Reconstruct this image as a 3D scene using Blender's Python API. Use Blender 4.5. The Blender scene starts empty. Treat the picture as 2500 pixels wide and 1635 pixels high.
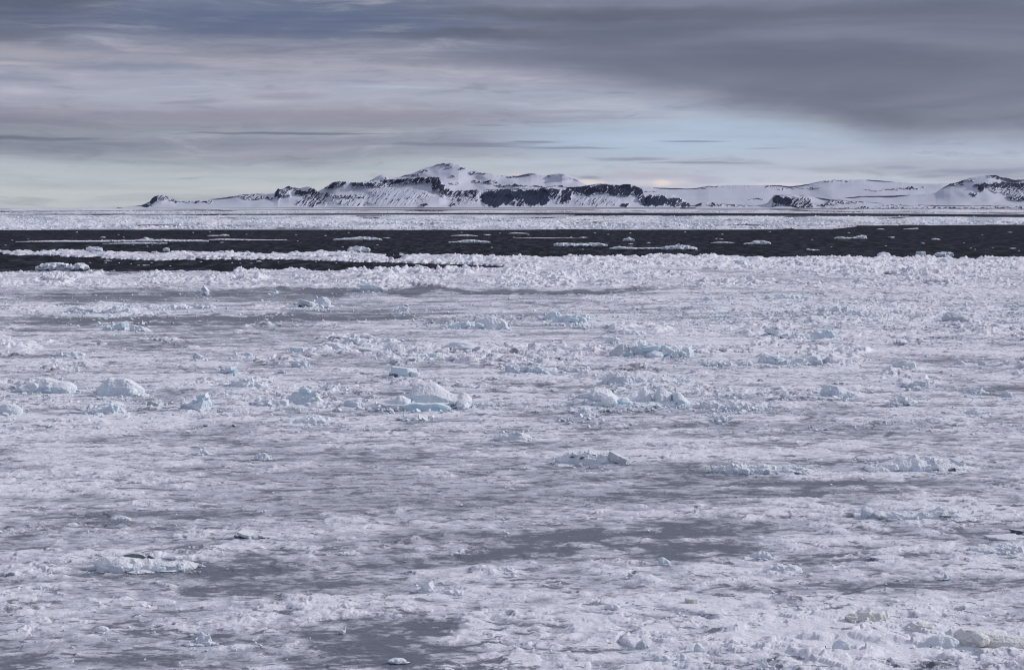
import bpy, bmesh, math, random
import numpy as np
from mathutils import Vector, Matrix

S = bpy.context.scene
COL = S.collection
# ------------------------------------------------------------------ camera
EYE = 20.0                     # metres above the ice (deck of a ship)
W = 0.592                      # picture width / distance
KP = W / 2500.0                # one photo pixel at 1 m
YH = 508.0                     # horizon row
cam_d = bpy.data.cameras.new('camera')
cam_d.sensor_width = 36.0
cam_d.lens = 36.0 / W
cam_d.shift_y = -(817.5 - YH) / 2500.0
cam_d.clip_start = 0.5
cam_d.clip_end = 400000.0
cam = bpy.data.objects.new('camera', cam_d)
cam.location = (0, 0, EYE)
cam.rotation_euler = (math.radians(90), 0, 0)
COL.objects.link(cam)
S.camera = cam
S.view_settings.view_transform = 'Standard'
S.view_settings.look = 'None'
S.view_settings.gamma = 1.0
S.view_settings.exposure = 0.0
S.cycles.max_bounces = 5
S.cycles.diffuse_bounces = 3
S.cycles.glossy_bounces = 2
S.cycles.filter_width = 1.15

def lin(r, g, b):
    f = lambda c: (c / 255 / 12.92) if c / 255 <= 0.04045 else ((c / 255 + 0.055) / 1.055) ** 2.4
    return (f(r), f(g), f(b), 1.0)

# ------------------------------------------------------------------ sun
SUN_EL, SUN_AZ = 27.0, 76.0    # degrees; azimuth clockwise from +Y (view direction)
sd = bpy.data.lights.new('sun', 'SUN')
sd.energy = 2.4
sd.angle = math.radians(4)
sd.color = (1.0, 0.965, 0.93)
sun = bpy.data.objects.new('sun', sd)
el, az = math.radians(SUN_EL), math.radians(SUN_AZ)
sv = Vector((math.sin(az) * math.cos(el), math.cos(az) * math.cos(el), math.sin(el)))
sun.rotation_euler = sv.to_track_quat('Z', 'Y').to_euler()
COL.objects.link(sun)

# ------------------------------------------------------------------ node helper
class NT:
    def __init__(s, tree):
        s.t = tree; s.n = tree.nodes; s.l = tree.links
        s.n.clear()
    def new(s, typ, ins=None, **kw):
        n = s.n.new(typ)
        for k, v in kw.items(): setattr(n, k, v)
        for k, v in (ins or {}).items():
            s.put(n.inputs[k], v)
        return n
    def put(s, sock, v):
        if isinstance(v, bpy.types.NodeSocket): s.l.new(v, sock)
        else: sock.default_value = v
    def m(s, op, a, b=0.0, c=0.0, clamp=False):
        n = s.n.new('ShaderNodeMath'); n.operation = op; n.use_clamp = clamp
        s.put(n.inputs[0], a); s.put(n.inputs[1], b)
        if len(n.inputs) > 2: s.put(n.inputs[2], c)
        return n.outputs[0]
    def mix(s, fac, a, b):
        n = s.n.new('ShaderNodeMix'); n.data_type = 'RGBA'
        s.put(n.inputs[0], fac); s.put(n.inputs[6], a); s.put(n.inputs[7], b)
        return n.outputs[2]
    def smooth(s, v, lo, hi, a=0.0, b=1.0):
        n = s.n.new('ShaderNodeMapRange'); n.interpolation_type = 'SMOOTHSTEP'
        s.put(n.inputs[0], v); s.put(n.inputs[1], lo); s.put(n.inputs[2], hi)
        n.inputs[3].default_value = a; n.inputs[4].default_value = b
        return n.outputs[0]
    def ramp(s, v, stops):
        n = s.n.new('ShaderNodeValToRGB'); cr = n.color_ramp; cr.interpolation = 'B_SPLINE'
        while len(cr.elements) > 1: cr.elements.remove(cr.elements[-1])
        cr.elements[0].position = stops[0][0]; cr.elements[0].color = stops[0][1]
        for p, c in stops[1:]:
            e = cr.elements.new(p); e.color = c
        s.put(n.inputs[0], v)
        return n.outputs[0]
    def vec(s, x, y, z=0.0):
        n = s.n.new('ShaderNodeCombineXYZ')
        s.put(n.inputs[0], x); s.put(n.inputs[1], y); s.put(n.inputs[2], z)
        return n.outputs[0]
    def noise(s, vec, scale, detail=4.0, rough=0.5, dist=0.0):
        n = s.new('ShaderNodeTexNoise', {'Scale': scale, 'Detail': detail, 'Roughness': rough, 'Distortion': dist})
        s.l.new(vec, n.inputs['Vector'])
        return n.outputs['Fac']

# ------------------------------------------------------------------ world: layered overcast over a Nishita sky
world = bpy.data.worlds.new('World'); S.world = world; world.use_nodes = True
t = NT(world.node_tree)
sky = t.new('ShaderNodeTexSky', sky_type='NISHITA', sun_disc=False, sun_elevation=el, sun_rotation=az, altitude=20)
bg1 = t.new('ShaderNodeBackground', {'Color': sky.outputs[0], 'Strength': 0.1})
geo = t.new('ShaderNodeTexCoord')
sep = t.new('ShaderNodeSeparateXYZ', {0: geo.outputs['Generated']})
dx, dy, dz = sep.outputs
hyp = t.m('SQRT', t.m('ADD', t.m('MULTIPLY', dx, dx), t.m('MULTIPLY', dy, dy)))
azn = t.m('ARCTAN2', dx, dy)                     # azimuth from the view axis
X = t.m('MULTIPLY', azn, 1 / (KP * 1000))        # thousands of photo pixels
Yv = t.m('MULTIPLY', t.m('DIVIDE', dz, t.m('MAXIMUM', hyp, 0.02)), 1 / (KP * 1000))   # height above horizon, same unit
# slow warping so bands meander
wv = t.noise(t.vec(t.m('MULTIPLY', X, 1.1), t.m('MULTIPLY', Yv, 3.0)), 1.0, 3, 0.5)
wv2 = t.noise(t.vec(t.m('MULTIPLY', X, 5.0), t.m('MULTIPLY', Yv, 14.0), 3.3), 1.0, 3, 0.5)
Yw = t.m('ADD', Yv, t.m('ADD', t.m('MULTIPLY', t.m('SUBTRACT', wv, 0.5), 0.06), t.m('MULTIPLY', t.m('SUBTRACT', wv2, 0.5), 0.014)))
def E(y): return (508 - y) / 1000.0
def pos(y): return E(y) / 2.5
V = t.m('DIVIDE', Yw, 2.5)
left = t.ramp(V, [(0.0, lin(196, 202, 204)), (pos(470), lin(208, 213, 210)), (pos(425), lin(190, 197, 202)),
                  (pos(402), lin(186, 198, 202)), (pos(385), lin(158, 162, 176)), (pos(345), lin(134, 138, 156)), (pos(322), lin(158, 164, 178)),
                  (pos(300), lin(146, 144, 160)), (pos(275), lin(160, 158, 174)), (pos(250), lin(172, 175, 192)),
                  (pos(210), lin(174, 176, 194)), (pos(165), lin(160, 160, 176)), (pos(120), lin(136, 138, 156)), (pos(80), lin(104, 113, 140)),
                  (pos(0), lin(104, 114, 142)), (0.3, lin(116, 122, 142)), (0.45, lin(160, 164, 176)), (1.0, lin(178, 182, 201))])
right = t.ramp(V, [(0.0, lin(214, 212, 222)), (pos(470), lin(206, 208, 220)), (pos(420), lin(196, 204, 218)),
                   (pos(380), lin(184, 195, 214)), (pos(330), lin(172, 185, 206)), (pos(290), lin(170, 184, 202)), (pos(230), lin(172, 174, 192)),
                   (pos(170), lin(150, 151, 170)), (pos(120), lin(122, 125, 147)), (pos(40), lin(116, 120, 138)), (pos(0), lin(112, 117, 134)), (0.3, lin(130, 134, 150)),
                   (0.45, lin(160, 164, 176)), (1.0, lin(178, 182, 201))])
fx = t.smooth(t.m('ADD', X, t.m('MULTIPLY', t.m('SUBTRACT', wv, 0.5), 1.0)), -0.45, 0.35)
c = t.mix(fx, left, right)
# soft lilac-grey lens clouds, long and thin
b1 = t.noise(t.vec(t.m('MULTIPLY', X, 1.3), t.m('MULTIPLY', Yw, 16.0), 7.1), 1.0, 5, 0.55, 0.3)
lo = t.smooth(Yv, 0.62, 0.1)
c = t.mix(t.m('MULTIPLY', t.smooth(b1, 0.52, 0.68), 0.5), c, t.mix(lo, lin(112, 115, 136), lin(158, 160, 178)))
c = t.mix(t.m('MULTIPLY', t.smooth(b1, 0.46, 0.30), 0.4), c, t.mix(lo, lin(140, 144, 164), lin(196, 200, 210)))
# fibrous fine streaks
b3 = t.noise(t.vec(t.m('MULTIPLY', X, 2.0), t.m('MULTIPLY', Yw, 60.0), 1.7), 1.0, 4, 0.6, 0.2)
c = t.mix(t.m('MULTIPLY', t.smooth(b3, 0.45, 0.75), 0.16), c, lin(205, 196, 206))
c = t.mix(t.m('MULTIPLY', t.smooth(b3, 0.5, 0.3), 0.12), c, lin(96, 104, 128))
b4 = t.noise(t.vec(t.m('MULTIPLY', X, 4.5), t.m('MULTIPLY', Yw, 30.0), 15.0), 1.0, 7, 0.62, 0.5)
c = t.mix(t.m('MULTIPLY', t.smooth(b4, 0.50, 0.72), 0.30), c, lin(212, 208, 216))
c = t.mix(t.m('MULTIPLY', t.smooth(b4, 0.48, 0.30), 0.30), c, lin(92, 98, 120))
# the big grey sheet coming down to the right
edge = t.m('ADD', t.m('ADD', E(165), t.m('MULTIPLY', t.m('SUBTRACT', t.m('MINIMUM', X, 0.95), 0.0), -0.205)),
           t.m('MULTIPLY', t.m('SUBTRACT', wv2, 0.5), 0.05))
over = t.m('SUBTRACT', Yv, edge)
sheet = t.m('MULTIPLY', t.smooth(over, -0.03, 0.07), t.smooth(X, -0.35, 0.25))
sheet = t.m('MULTIPLY', sheet, t.smooth(Yv, 1.1, 0.65))
sn = t.noise(t.vec(t.m('MULTIPLY', X, 0.9), t.m('MULTIPLY', Yw, 7.0), 11.0), 1.0, 4, 0.5, 0.2)
shc = t.mix(t.smooth(sn, 0.35, 0.65), lin(98, 102, 124), lin(126, 129, 149))
c = t.mix(t.m('MULTIPLY', sheet, 0.93), c, shc)
# named lens clouds and gaps: x, y, rx, ry, colour, strength (photo pixels)
wz = t.m('SUBTRACT', t.noise(t.vec(t.m('MULTIPLY', X, 7.0), t.m('MULTIPLY', Yv, 6.0), 9.9), 1.0, 3, 0.55), 0.5)
fz = t.m('SUBTRACT', t.noise(t.vec(t.m('MULTIPLY', X, 3.2), t.m('MULTIPLY', Yv, 90.0), 5.5), 1.0, 4, 0.6, 0.3), 0.45)
def spot(cx, cy, rx, ry, col, k, lo_=1.0, hi_=0.25, warp=True):
    global c
    ux = t.m('DIVIDE', t.m('SUBTRACT', X, (cx - 1250) / 1000.0), rx / 1000.0)
    uy = t.m('DIVIDE', t.m('SUBTRACT', t.m('ADD', Yv, t.m('MULTIPLY', wz, min(ry, 14) / 1000.0 * 2.6)), E(cy)), ry / 1000.0)
    d = t.m('ADD', t.m('ADD', t.m('MULTIPLY', ux, ux), t.m('MULTIPLY', uy, uy)), t.m('MULTIPLY', fz, 1.0))
    c = t.mix(t.m('MULTIPLY', t.smooth(d, lo_ + .25, min(hi_, .3) - .45), k), c, col)
spot(1620, 340, 480, 60, lin(186, 206, 228), 0.75, 1.0, 0.0)
spot(1250, 395, 300, 14, lin(204, 212, 222), 0.5, 1.0, 0.0)
DK = lin(84, 88, 104)
spot(1420, 35, 560, 22, DK, 0.75, 1.0, 0.1)
spot(2050, 42, 520, 16, lin(104, 108, 124), 0.6, 1.0, 0.1)
spot(1150, 85, 280, 17, DK, 0.75, 1.0, 0.1)
spot(1500, 88, 320, 12, lin(104, 108, 128), 0.55, 1.0, 0.1)
spot(1250, 145, 380, 26, lin(112, 114, 136), 0.6)
spot(40, 10, 330, 95, lin(78, 86, 106), 0.9, 1.0, 0.0)
spot(0, 330, 420, 60, lin(112, 116, 136), 0.6, 1.0, 0.0)
spot(30, 105, 200, 24, lin(100, 104, 122), 0.7)
spot(480, 20, 240, 26, lin(122, 130, 154), 0.6, 1.0, 0.0)
spot(700, 56, 620, 42, lin(88, 100, 132), 0.9, 1.0, 0.0)
spot(60, 145, 240, 16, lin(178, 170, 176), 0.6, 1.0, 0.0)
spot(60, 170, 160, 6, lin(204, 192, 190), 0.6, 1.0, 0.0)
spot(330, 172, 260, 13, lin(130, 136, 158), 0.75, 1.0, 0.1)
spot(60, 205, 150, 14, lin(132, 136, 158), 0.6, 1.0, 0.0)
spot(700, 236, 110, 12, lin(152, 152, 170), 0.8)
spot(950, 214, 160, 5, lin(180, 198, 214), 0.7, 1.0, 0.0)
spot(480, 218, 120, 4, lin(178, 194, 210), 0.6, 1.0, 0.0)
spot(700, 288, 640, 22, lin(150, 147, 164), 0.72, 1.0, 0.3)
spot(1330, 272, 230, 6, lin(162, 156, 174), 0.7)
spot(1400, 288, 300, 4, lin(168, 158, 176), 0.6)
spot(1190, 306, 60, 3, lin(142, 146, 164), 0.8)
spot(700, 328, 300, 4, lin(108, 116, 138), 0.95)
spot(1100, 352, 240, 6, lin(112, 120, 142), 0.8)
spot(620, 352, 420, 10, lin(138, 142, 160), 0.5)
spot(60, 344, 260, 7, lin(100, 105, 125), 0.9)
spot(1120, 345, 90, 7, lin(146, 150, 170), 0.8)
spot(1180, 358, 150, 3.5, lin(120, 130, 150), 0.8)
spot(1300, 347, 80, 4, lin(118, 132, 154), 0.85)
spot(1380, 362, 170, 4, lin(124, 138, 162), 0.8)
spot(1690, 346, 100, 2.4, lin(120, 136, 162), 0.85)
spot(1870, 364, 60, 1.8, lin(134, 150, 176), 0.7)
spot(1540, 390, 120, 6, lin(142, 148, 170), 0.85)
spot(1700, 398, 170, 3.5, lin(138, 144, 168), 0.8)
spot(2180, 411, 70, 6, lin(148, 156, 180), 0.75)
spot(2400, 420, 190, 8, lin(142, 151, 178), 0.85, 1.0, 0.4)
spot(560, 418, 330, 9, lin(186, 184, 194), 0.75, 1.0, 0.3)
spot(850, 412, 220, 5, lin(176, 186, 198), 0.8)
spot(1570, 432, 160, 16, lin(186, 184, 200), 0.8, 1.0, 0.3)
spot(1720, 442, 60, 13, lin(176, 178, 198), 0.7)
spot(1438, 434, 36, 5.5, lin(148, 152, 172), 0.9, 1.0, 0.6)
spot(1435, 446, 46, 8, lin(246, 228, 222), 0.9, 1.3, 0.1)
spot(1612, 448, 90, 12, lin(226, 214, 220), 0.8, 1.0, 0.0)
spot(1616, 449, 26, 9, lin(250, 234, 222), 0.9, 1.1, 0.1)
spot(1900, 452, 90, 7, lin(236, 222, 230), 0.8, 1.0, 0.0)
spot(1262, 427, 26, 3, lin(226, 208, 208), 0.8, 1.0, 0.0)
mm = t.new('ShaderNodeMix', data_type='RGBA', blend_type='MULTIPLY'); mm.inputs[0].default_value = 1.0
t.put(mm.inputs[6], c); mm.inputs[7].default_value = (0.985, 0.997, 1.025, 1)
bg2 = t.new('ShaderNodeBackground', {'Color': mm.outputs[2], 'Strength': 0.95})
ms = t.new('ShaderNodeMixShader', {0: 0.94, 1: bg1.outputs[0], 2: bg2.outputs[0]})
out = t.new('ShaderNodeOutputWorld', {'Surface': ms.outputs[0]})

# ------------------------------------------------------------------ numpy noise
def _h(i, j, s):
    h = (i.astype(np.int64) * 374761393 + j.astype(np.int64) * 668265263 + s * 1442695041) & 0xffffffff
    h = ((h ^ (h >> 13)) * 1274126177) & 0xffffffff
    return ((h ^ (h >> 16)) & 0xffff).astype(np.float32) / 65535.0
def vn(x, y, s=0):
    xi = np.floor(x); yi = np.floor(y)
    fx = (x - xi).astype(np.float32); fy = (y - yi).astype(np.float32)
    xi = xi.astype(np.int64); yi = yi.astype(np.int64)
    fx = fx * fx * fx * (fx * (fx * 6 - 15) + 10); fy = fy * fy * fy * (fy * (fy * 6 - 15) + 10)
    a = _h(xi, yi, s); b = _h(xi + 1, yi, s); c_ = _h(xi, yi + 1, s); d = _h(xi + 1, yi + 1, s)
    return (a + (b - a) * fx) * (1 - fy) + (c_ + (d - c_) * fx) * fy
def fbm(x, y, o=4, s=0, g=0.5):
    r = 0; a = 1.0; n = 0
    ca, sa = 0.8, 0.6
    for k in range(o):
        r = r + a * vn(x, y, s + k * 17); n += a; a *= g
        x, y = (x * ca - y * sa) * 2.03 + 11.3, (x * sa + y * ca) * 2.03 + 5.7
    return r / n
def plates(x, y, s=0):
    """tilted angular plates: height of the nearest cell's own plane, 0..1-ish"""
    xi = np.floor(x).astype(np.int64); yi = np.floor(y).astype(np.int64)
    best = np.full(x.shape, 9e9, np.float32); z = np.zeros(x.shape, np.float32)
    for a in (-1, 0, 1):
        for b in (-1, 0, 1):
            cx, cy = xi + a, yi + b
            ex = (x - (cx + _h(cx, cy, s))).astype(np.float32); ey = (y - (cy + _h(cx, cy, s + 1))).astype(np.float32)
            d = np.abs(ex) * 0.9 + np.abs(ey) * 0.9 + 0.5 * np.sqrt(ex * ex + ey * ey)
            r = _h(cx, cy, s + 2)
            pz = r * r * 0.8 + ex * (_h(cx, cy, s + 3) - 0.5) * 1.3 + ey * (_h(cx, cy, s + 4) - 0.5) * 1.3
            w = d < best
            z = np.where(w, pz, z); best = np.where(w, d, best)
    return z
def n3(p, s=0):
    q = np.floor(p).astype(np.int64); f = (p - q).astype(np.float32); f = f * f * (3 - 2 * f)
    def h(i, j, k): return _h(i + k * 7919, j + k * 104729, s)
    r = 0
    for a in (0, 1):
        for b in (0, 1):
            for c_ in (0, 1):
                wt = (f[:, 0] if a else 1 - f[:, 0]) * (f[:, 1] if b else 1 - f[:, 1]) * (f[:, 2] if c_ else 1 - f[:, 2])
                r = r + wt * h(q[:, 0] + a, q[:, 1] + b, q[:, 2] + c_)
    return r
def sst(v, a, b):
    t_ = np.clip((v - a) / (b - a), 0, 1)
    return t_ * t_ * (3 - 2 * t_)

# photo pixel <-> place on the sea
def ground(px, py):
    d = EYE / ((py - YH) * KP)
    return ((px - 1250) * KP * d, d)
def to_px(x, y):
    return 1250 + x / y / KP, YH + EYE / y / KP

# ------------------------------------------------------------------ materials
def mat(name):
    m_ = bpy.data.materials.new(name); m_.use_nodes = True
    return m_, NT(m_.node_tree)
def finish(t, col, rough=0.6, spec=0.3, normal=None, sss=0.0):
    ins = {'Base Color': col, 'Roughness': rough, 'Specular IOR Level': spec}
    if normal is not None: ins['Normal'] = normal
    p = t.new('ShaderNodeBsdfPrincipled', ins)
    t.new('ShaderNodeOutputMaterial', {'Surface': p.outputs[0]})
def bump(t, h, strength, dist):
    return t.new('ShaderNodeBump', {'Height': h, 'Strength': strength, 'Distance': dist}).outputs[0]

def ice_material(name, snow, ice, deep, lo=0.35, hi=0.8, fine=3.0, crack=0.0):
    """snow on what faces up, bare ice on steep faces, clear ice in patches"""
    m_, t = mat(name)
    g = t.new('ShaderNodeNewGeometry'); tc = t.new('ShaderNodeTexCoord')
    nz = t.new('ShaderNodeSeparateXYZ', {0: g.outputs['Normal']}).outputs[2]
    pz = g.outputs['Position']
    n1 = t.noise(pz, fine, 5, 0.6)
    n2 = t.noise(pz, fine * 0.25, 3, 0.5)
    f = t.smooth(t.m('ADD', nz, t.m('MULTIPLY', t.m('SUBTRACT', n1, 0.5), 0.7)), lo, hi)
    icec = t.mix(t.smooth(n2, 0.42, 0.66), ice, deep)
    col = t.mix(f, icec, snow)
    if crack:
        k = t.noise(pz, fine * 0.7, 3, 0.5)
        cr = t.smooth(t.m('ABSOLUTE', t.m('SUBTRACT', k, 0.5)), 0.0, 0.03)
        col = t.mix(t.m('MULTIPLY', t.m('SUBTRACT', 1.0, cr), crack), col, deep)
    finish(t, col, 0.62, 0.25, bump(t, t.noise(pz, fine * 2.2, 5, 0.65), 0.7, 0.12))
    return m_
M_ICE = ice_material('snowy_ice', (0.81, 0.825, 0.875, 1), (0.71, 0.77, 0.84, 1), (0.60, 0.70, 0.79, 1), 0.25, 0.75)
M_SNOW = ice_material('packed_snow', (0.82, 0.83, 0.88, 1), (0.75, 0.79, 0.86, 1), (0.69, 0.75, 0.83, 1), 0.1, 0.6)
M_BLUE = ice_material('clear_blue_ice', (0.80, 0.86, 0.90, 1), (0.60, 0.76, 0.85, 1), (0.44, 0.67, 0.79, 1), 0.3, 0.8)
M_PALE = ice_material('pale_blue_ice', (0.82, 0.85, 0.89, 1), (0.70, 0.79, 0.86, 1), (0.58, 0.71, 0.80, 1), 0.3, 0.8)
M_BEIGE = ice_material('stained_ice', (0.83, 0.83, 0.83, 1), (0.76, 0.755, 0.735, 1), (0.60, 0.59, 0.56, 1), 0.1, 0.7, 5.0, 0.35)
M_DARK = ice_material('wet_and_shaded_dark_ice', (0.62, 0.65, 0.69, 1), (0.16, 0.20, 0.235, 1), (0.06, 0.09, 0.11, 1), 0.45, 1.0)  # wet ice; also stands in for shade in hollows and gaps
M_GREY = ice_material('grey_old_and_shaded_ice', (0.80, 0.81, 0.84, 1), (0.62, 0.66, 0.71, 1), (0.48, 0.54, 0.59, 1), 0.3, 0.85)  # old grey ice; also paints the shade on a boulder
MATS = dict(ice=M_ICE, snow=M_SNOW, blue=M_BLUE, pale=M_PALE, beige=M_BEIGE, dark=M_DARK, grey=M_GREY)

def sea_ice_material():
    m_, t = mat('slush_and_snow')
    g = t.new('ShaderNodeNewGeometry'); p = g.outputs['Position']
    at = t.new('ShaderNodeAttribute', attribute_name='snow').outputs['Fac']
    ca = t.new('ShaderNodeAttribute', attribute_name='crack').outputs['Fac']
    nz = t.new('ShaderNodeSeparateXYZ', {0: g.outputs['Normal']}).outputs[2]
    mp = t.new('ShaderNodeMapping', {'Scale': (0.75, 1.0, 1.0)}); t.l.new(p, mp.inputs[0])
    n1 = t.noise(mp.outputs[0], 2.2, 5, 0.7, 0.3)       # half-metre crinkles
    n3_ = t.noise(mp.outputs[0], 7.0, 4, 0.7)
    mp2 = t.new('ShaderNodeMapping', {'Scale': (0.5, 1.0, 1.0)}); t.l.new(p, mp2.inputs[0])
    v = t.m('ADD', at, t.m('ADD', t.m('MULTIPLY', t.m('SUBTRACT', n1, 0.5), 0.9), t.m('MULTIPLY', t.m('SUBTRACT', n3_, 0.5), 0.35)))
    slush = t.ramp(v, [(0.0, (0.15, 0.16, 0.20, 1)), (0.14, (0.21, 0.22, 0.265, 1)), (0.30, (0.40, 0.41, 0.47, 1)), (0.5, (0.53, 0.535, 0.61, 1)), (0.7, (0.60, 0.605, 0.68, 1))])
    fl = t.noise(mp2.outputs[0], 1.3, 4, 0.65, 0.9)
    fl2 = t.noise(mp2.outputs[0], 0.42, 9, 0.76, 0.5)     # ragged at every size
    gate = t.m('MULTIPLY', t.m('SUBTRACT', 0.95, at), 0.085)
    pit = t.m('MAXIMUM', t.m('MULTIPLY', t.smooth(t.m('ADD', fl, gate), 0.595, 0.65), 0.9), t.smooth(t.m('ADD', fl2, gate), 0.59, 0.635))
    pit = t.m('MULTIPLY', pit, t.smooth(n1, 0.25, 0.55, 0.55, 0.9))
    fine = t.mix(t.smooth(t.m('ADD', v, t.m('MULTIPLY', n3_, 0.2)), 0.7, 1.1), (0.66, 0.665, 0.74, 1), (0.82, 0.825, 0.885, 1))
    col = t.mix(t.smooth(v, 0.50, 0.82), slush, fine)
    col = t.mix(pit, col, (0.14, 0.15, 0.185, 1))
    blue = t.m('MULTIPLY', t.smooth(nz, 0.75, 0.35), 0.35)
    col = t.mix(blue, col, (0.50, 0.62, 0.70, 1))
    h = t.m('ADD', t.m('MULTIPLY', n1, 1.0), t.m('MULTIPLY', n3_, 0.35))
    # smooth grey new ice where there is no snow: glossier
    ro = t.smooth(v, 0.1, 0.5, 0.38, 0.75)
    finish(t, col, ro, 0.2, bump(t, h, 0.8, 0.13))
    return m_
M_SEAICE = sea_ice_material()

def water_material():
    m_, t = mat('cold_sea_water')
    p = t.new('ShaderNodeNewGeometry').outputs['Position']
    mp = t.new('ShaderNodeMapping', {'Scale': (0.35, 1.0, 1.0)}); t.l.new(p, mp.inputs[0])
    mpw = t.new('ShaderNodeMapping', {'Scale': (0.28, 0.05, 1.0)}); t.l.new(p, mpw.inputs[0])
    h = t.m('ADD', t.noise(mp.outputs[0], 0.10, 3, 0.6, 0.2), t.m('MULTIPLY', t.noise(mp.outputs[0], 0.5, 5, 0.7), 0.5))
    col = t.mix(t.smooth(t.noise(mpw.outputs[0], 1.0, 5, 0.7), 0.44, 0.66), (0.003, 0.0045, 0.008, 1), (0.055, 0.062, 0.082, 1))  # pale ripple flecks: sheen on the waves painted into the colour
    finish(t, col, 0.6, 0.02, bump(t, h, 1.0, 1.2))
    return m_
M_WATER = water_material()

def mountain_material():
    m_, t = mat('snow_and_basalt')
    g = t.new('ShaderNodeNewGeometry'); p = g.outputs['Position']
    rk = t.new('ShaderNodeAttribute', attribute_name='rock').outputs['Fac']
    n1 = t.noise(p, 0.025, 4, 0.6)
    f = t.smooth(t.m('ADD', rk, t.m('MULTIPLY', t.m('SUBTRACT', n1, 0.5), 0.35)), 0.38, 0.56)
    rc = t.mix(n1, (0.006, 0.010, 0.036, 1), (0.022, 0.030, 0.080, 1))  # navy tint: part of the distance haze is painted into the rock
    sc = t.mix(t.noise(p, 0.002, 3, 0.5), (0.52, 0.54, 0.64, 1), (0.60, 0.61, 0.70, 1))
    finish(t, t.mix(f, sc, rc), 0.85, 0.1)
    return m_
M_MTN = mountain_material()

# ------------------------------------------------------------------ object helpers
def np_mesh(name, co, faces, m_, smooth=True):
    me = bpy.data.meshes.new(name)
    me.vertices.add(len(co)); me.vertices.foreach_set('co', np.ascontiguousarray(co, np.float32).ravel())
    k = faces.shape[1]
    me.loops.add(faces.size); me.loops.foreach_set('vertex_index', faces.astype(np.int32).ravel())
    me.polygons.add(len(faces)); me.polygons.foreach_set('loop_start', np.arange(0, faces.size, k, dtype=np.int32))
    me.polygons.foreach_set('use_smooth', np.full(len(faces), smooth, dtype=bool))
    me.update(calc_edges=True)
    me.materials.append(m_)
    return me
def attr(me, name, v):
    a = me.attributes.new(name, 'FLOAT', 'POINT'); a.data.foreach_set('value', np.ascontiguousarray(v, np.float32).ravel())
def link(name, me, parent=None):
    o = bpy.data.objects.new(name, me); COL.objects.link(o)
    if parent: o.parent = parent
    return o
def tag(o, label=None, cat=None, group=None, kind=None):
    if label: o['label'] = label
    if cat: o['category'] = cat
    if group: o['group'] = group
    if kind: o['kind'] = kind
def grid_faces(nr, nc, keep=None):
    i = np.arange((nr - 1) * (nc - 1)); r = i // (nc - 1); c_ = i % (nc - 1)
    a = r * nc + c_
    f = np.stack([a, a + 1, a + nc + 1, a + nc], 1)
    if keep is not None: f = f[keep[f].any(1)]
    return f

# ------------------------------------------------------------------ water
me = bpy.data.meshes.new('sea_water'); R = 70000.0
me.from_pydata([(-R, -R, -0.3), (R, -R, -0.3), (R, R, -0.3), (-R, R, -0.3)], [], [(0, 1, 2, 3)]); me.materials.append(M_WATER)
tag(link('sea_water', me), kind='structure')

# ------------------------------------------------------------------ sea ice: where it lies and how it is worn
WATER = [  # open leads: (x, far edge, near edge) rows of the photo, laid out on the sea
 [(-900, 562, 616), (0, 561, 614), (200, 560, 612), (500, 560, 616), (700, 560, 621), (850, 560, 613), (900, 560, 617), (1000, 560.5, 622), (1121, 560.5, 626), (1300, 560, 628), (1700, 560, 627), (2030, 559, 629), (2110, 550, 629), (2500, 548.5, 631), (3300, 548, 631)],
 [(-900, 616, 664), (0, 617, 664), (40, 621, 663), (113, 623, 663), (190, 626, 663), (380, 634, 662), (500, 631, 662), (700, 631, 662), (860, 637, 661), (1000, 640, 661), (1100, 643, 659), (1230, 648, 654)],
 [(-900, 525, 526.3), (0, 525, 526.3), (300, 523, 524.5), (600, 522, 525.5), (950, 520.5, 524.5), (1400, 519.5, 524.5), (1700, 520, 527), (2100, 521, 528), (2500, 524, 530.5), (3300, 525, 532)],
 [(-900, 516, 517.6), (0, 516, 517.6), (300, 514, 515.2), (650, 512.4, 513.6), (1100, 511.9, 513.2), (1450, 512, 512.6)],
 [(285, 550.3, 550.6), (330, 548.5, 552.8), (400, 548, 552.8), (465, 551, 552)],
 [(520, 550.8, 551), (560, 550.1, 552), (700, 550, 551.8), (735, 551, 551.1)],
 [(1740, 550.5, 550.8), (1900, 549.9, 551.3), (2110, 549.6, 551.6)],
 [(600, 558, 558.4), (700, 557.4, 559), (860, 558, 558.3)],
 [(2140, 666, 667), (2155, 664.5, 670), (2208, 665, 670), (2220, 667, 668)],
 [(2295, 668, 668.5), (2320, 667, 671), (2365, 667.5, 671.5), (2380, 669, 669.4)],
]
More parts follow.
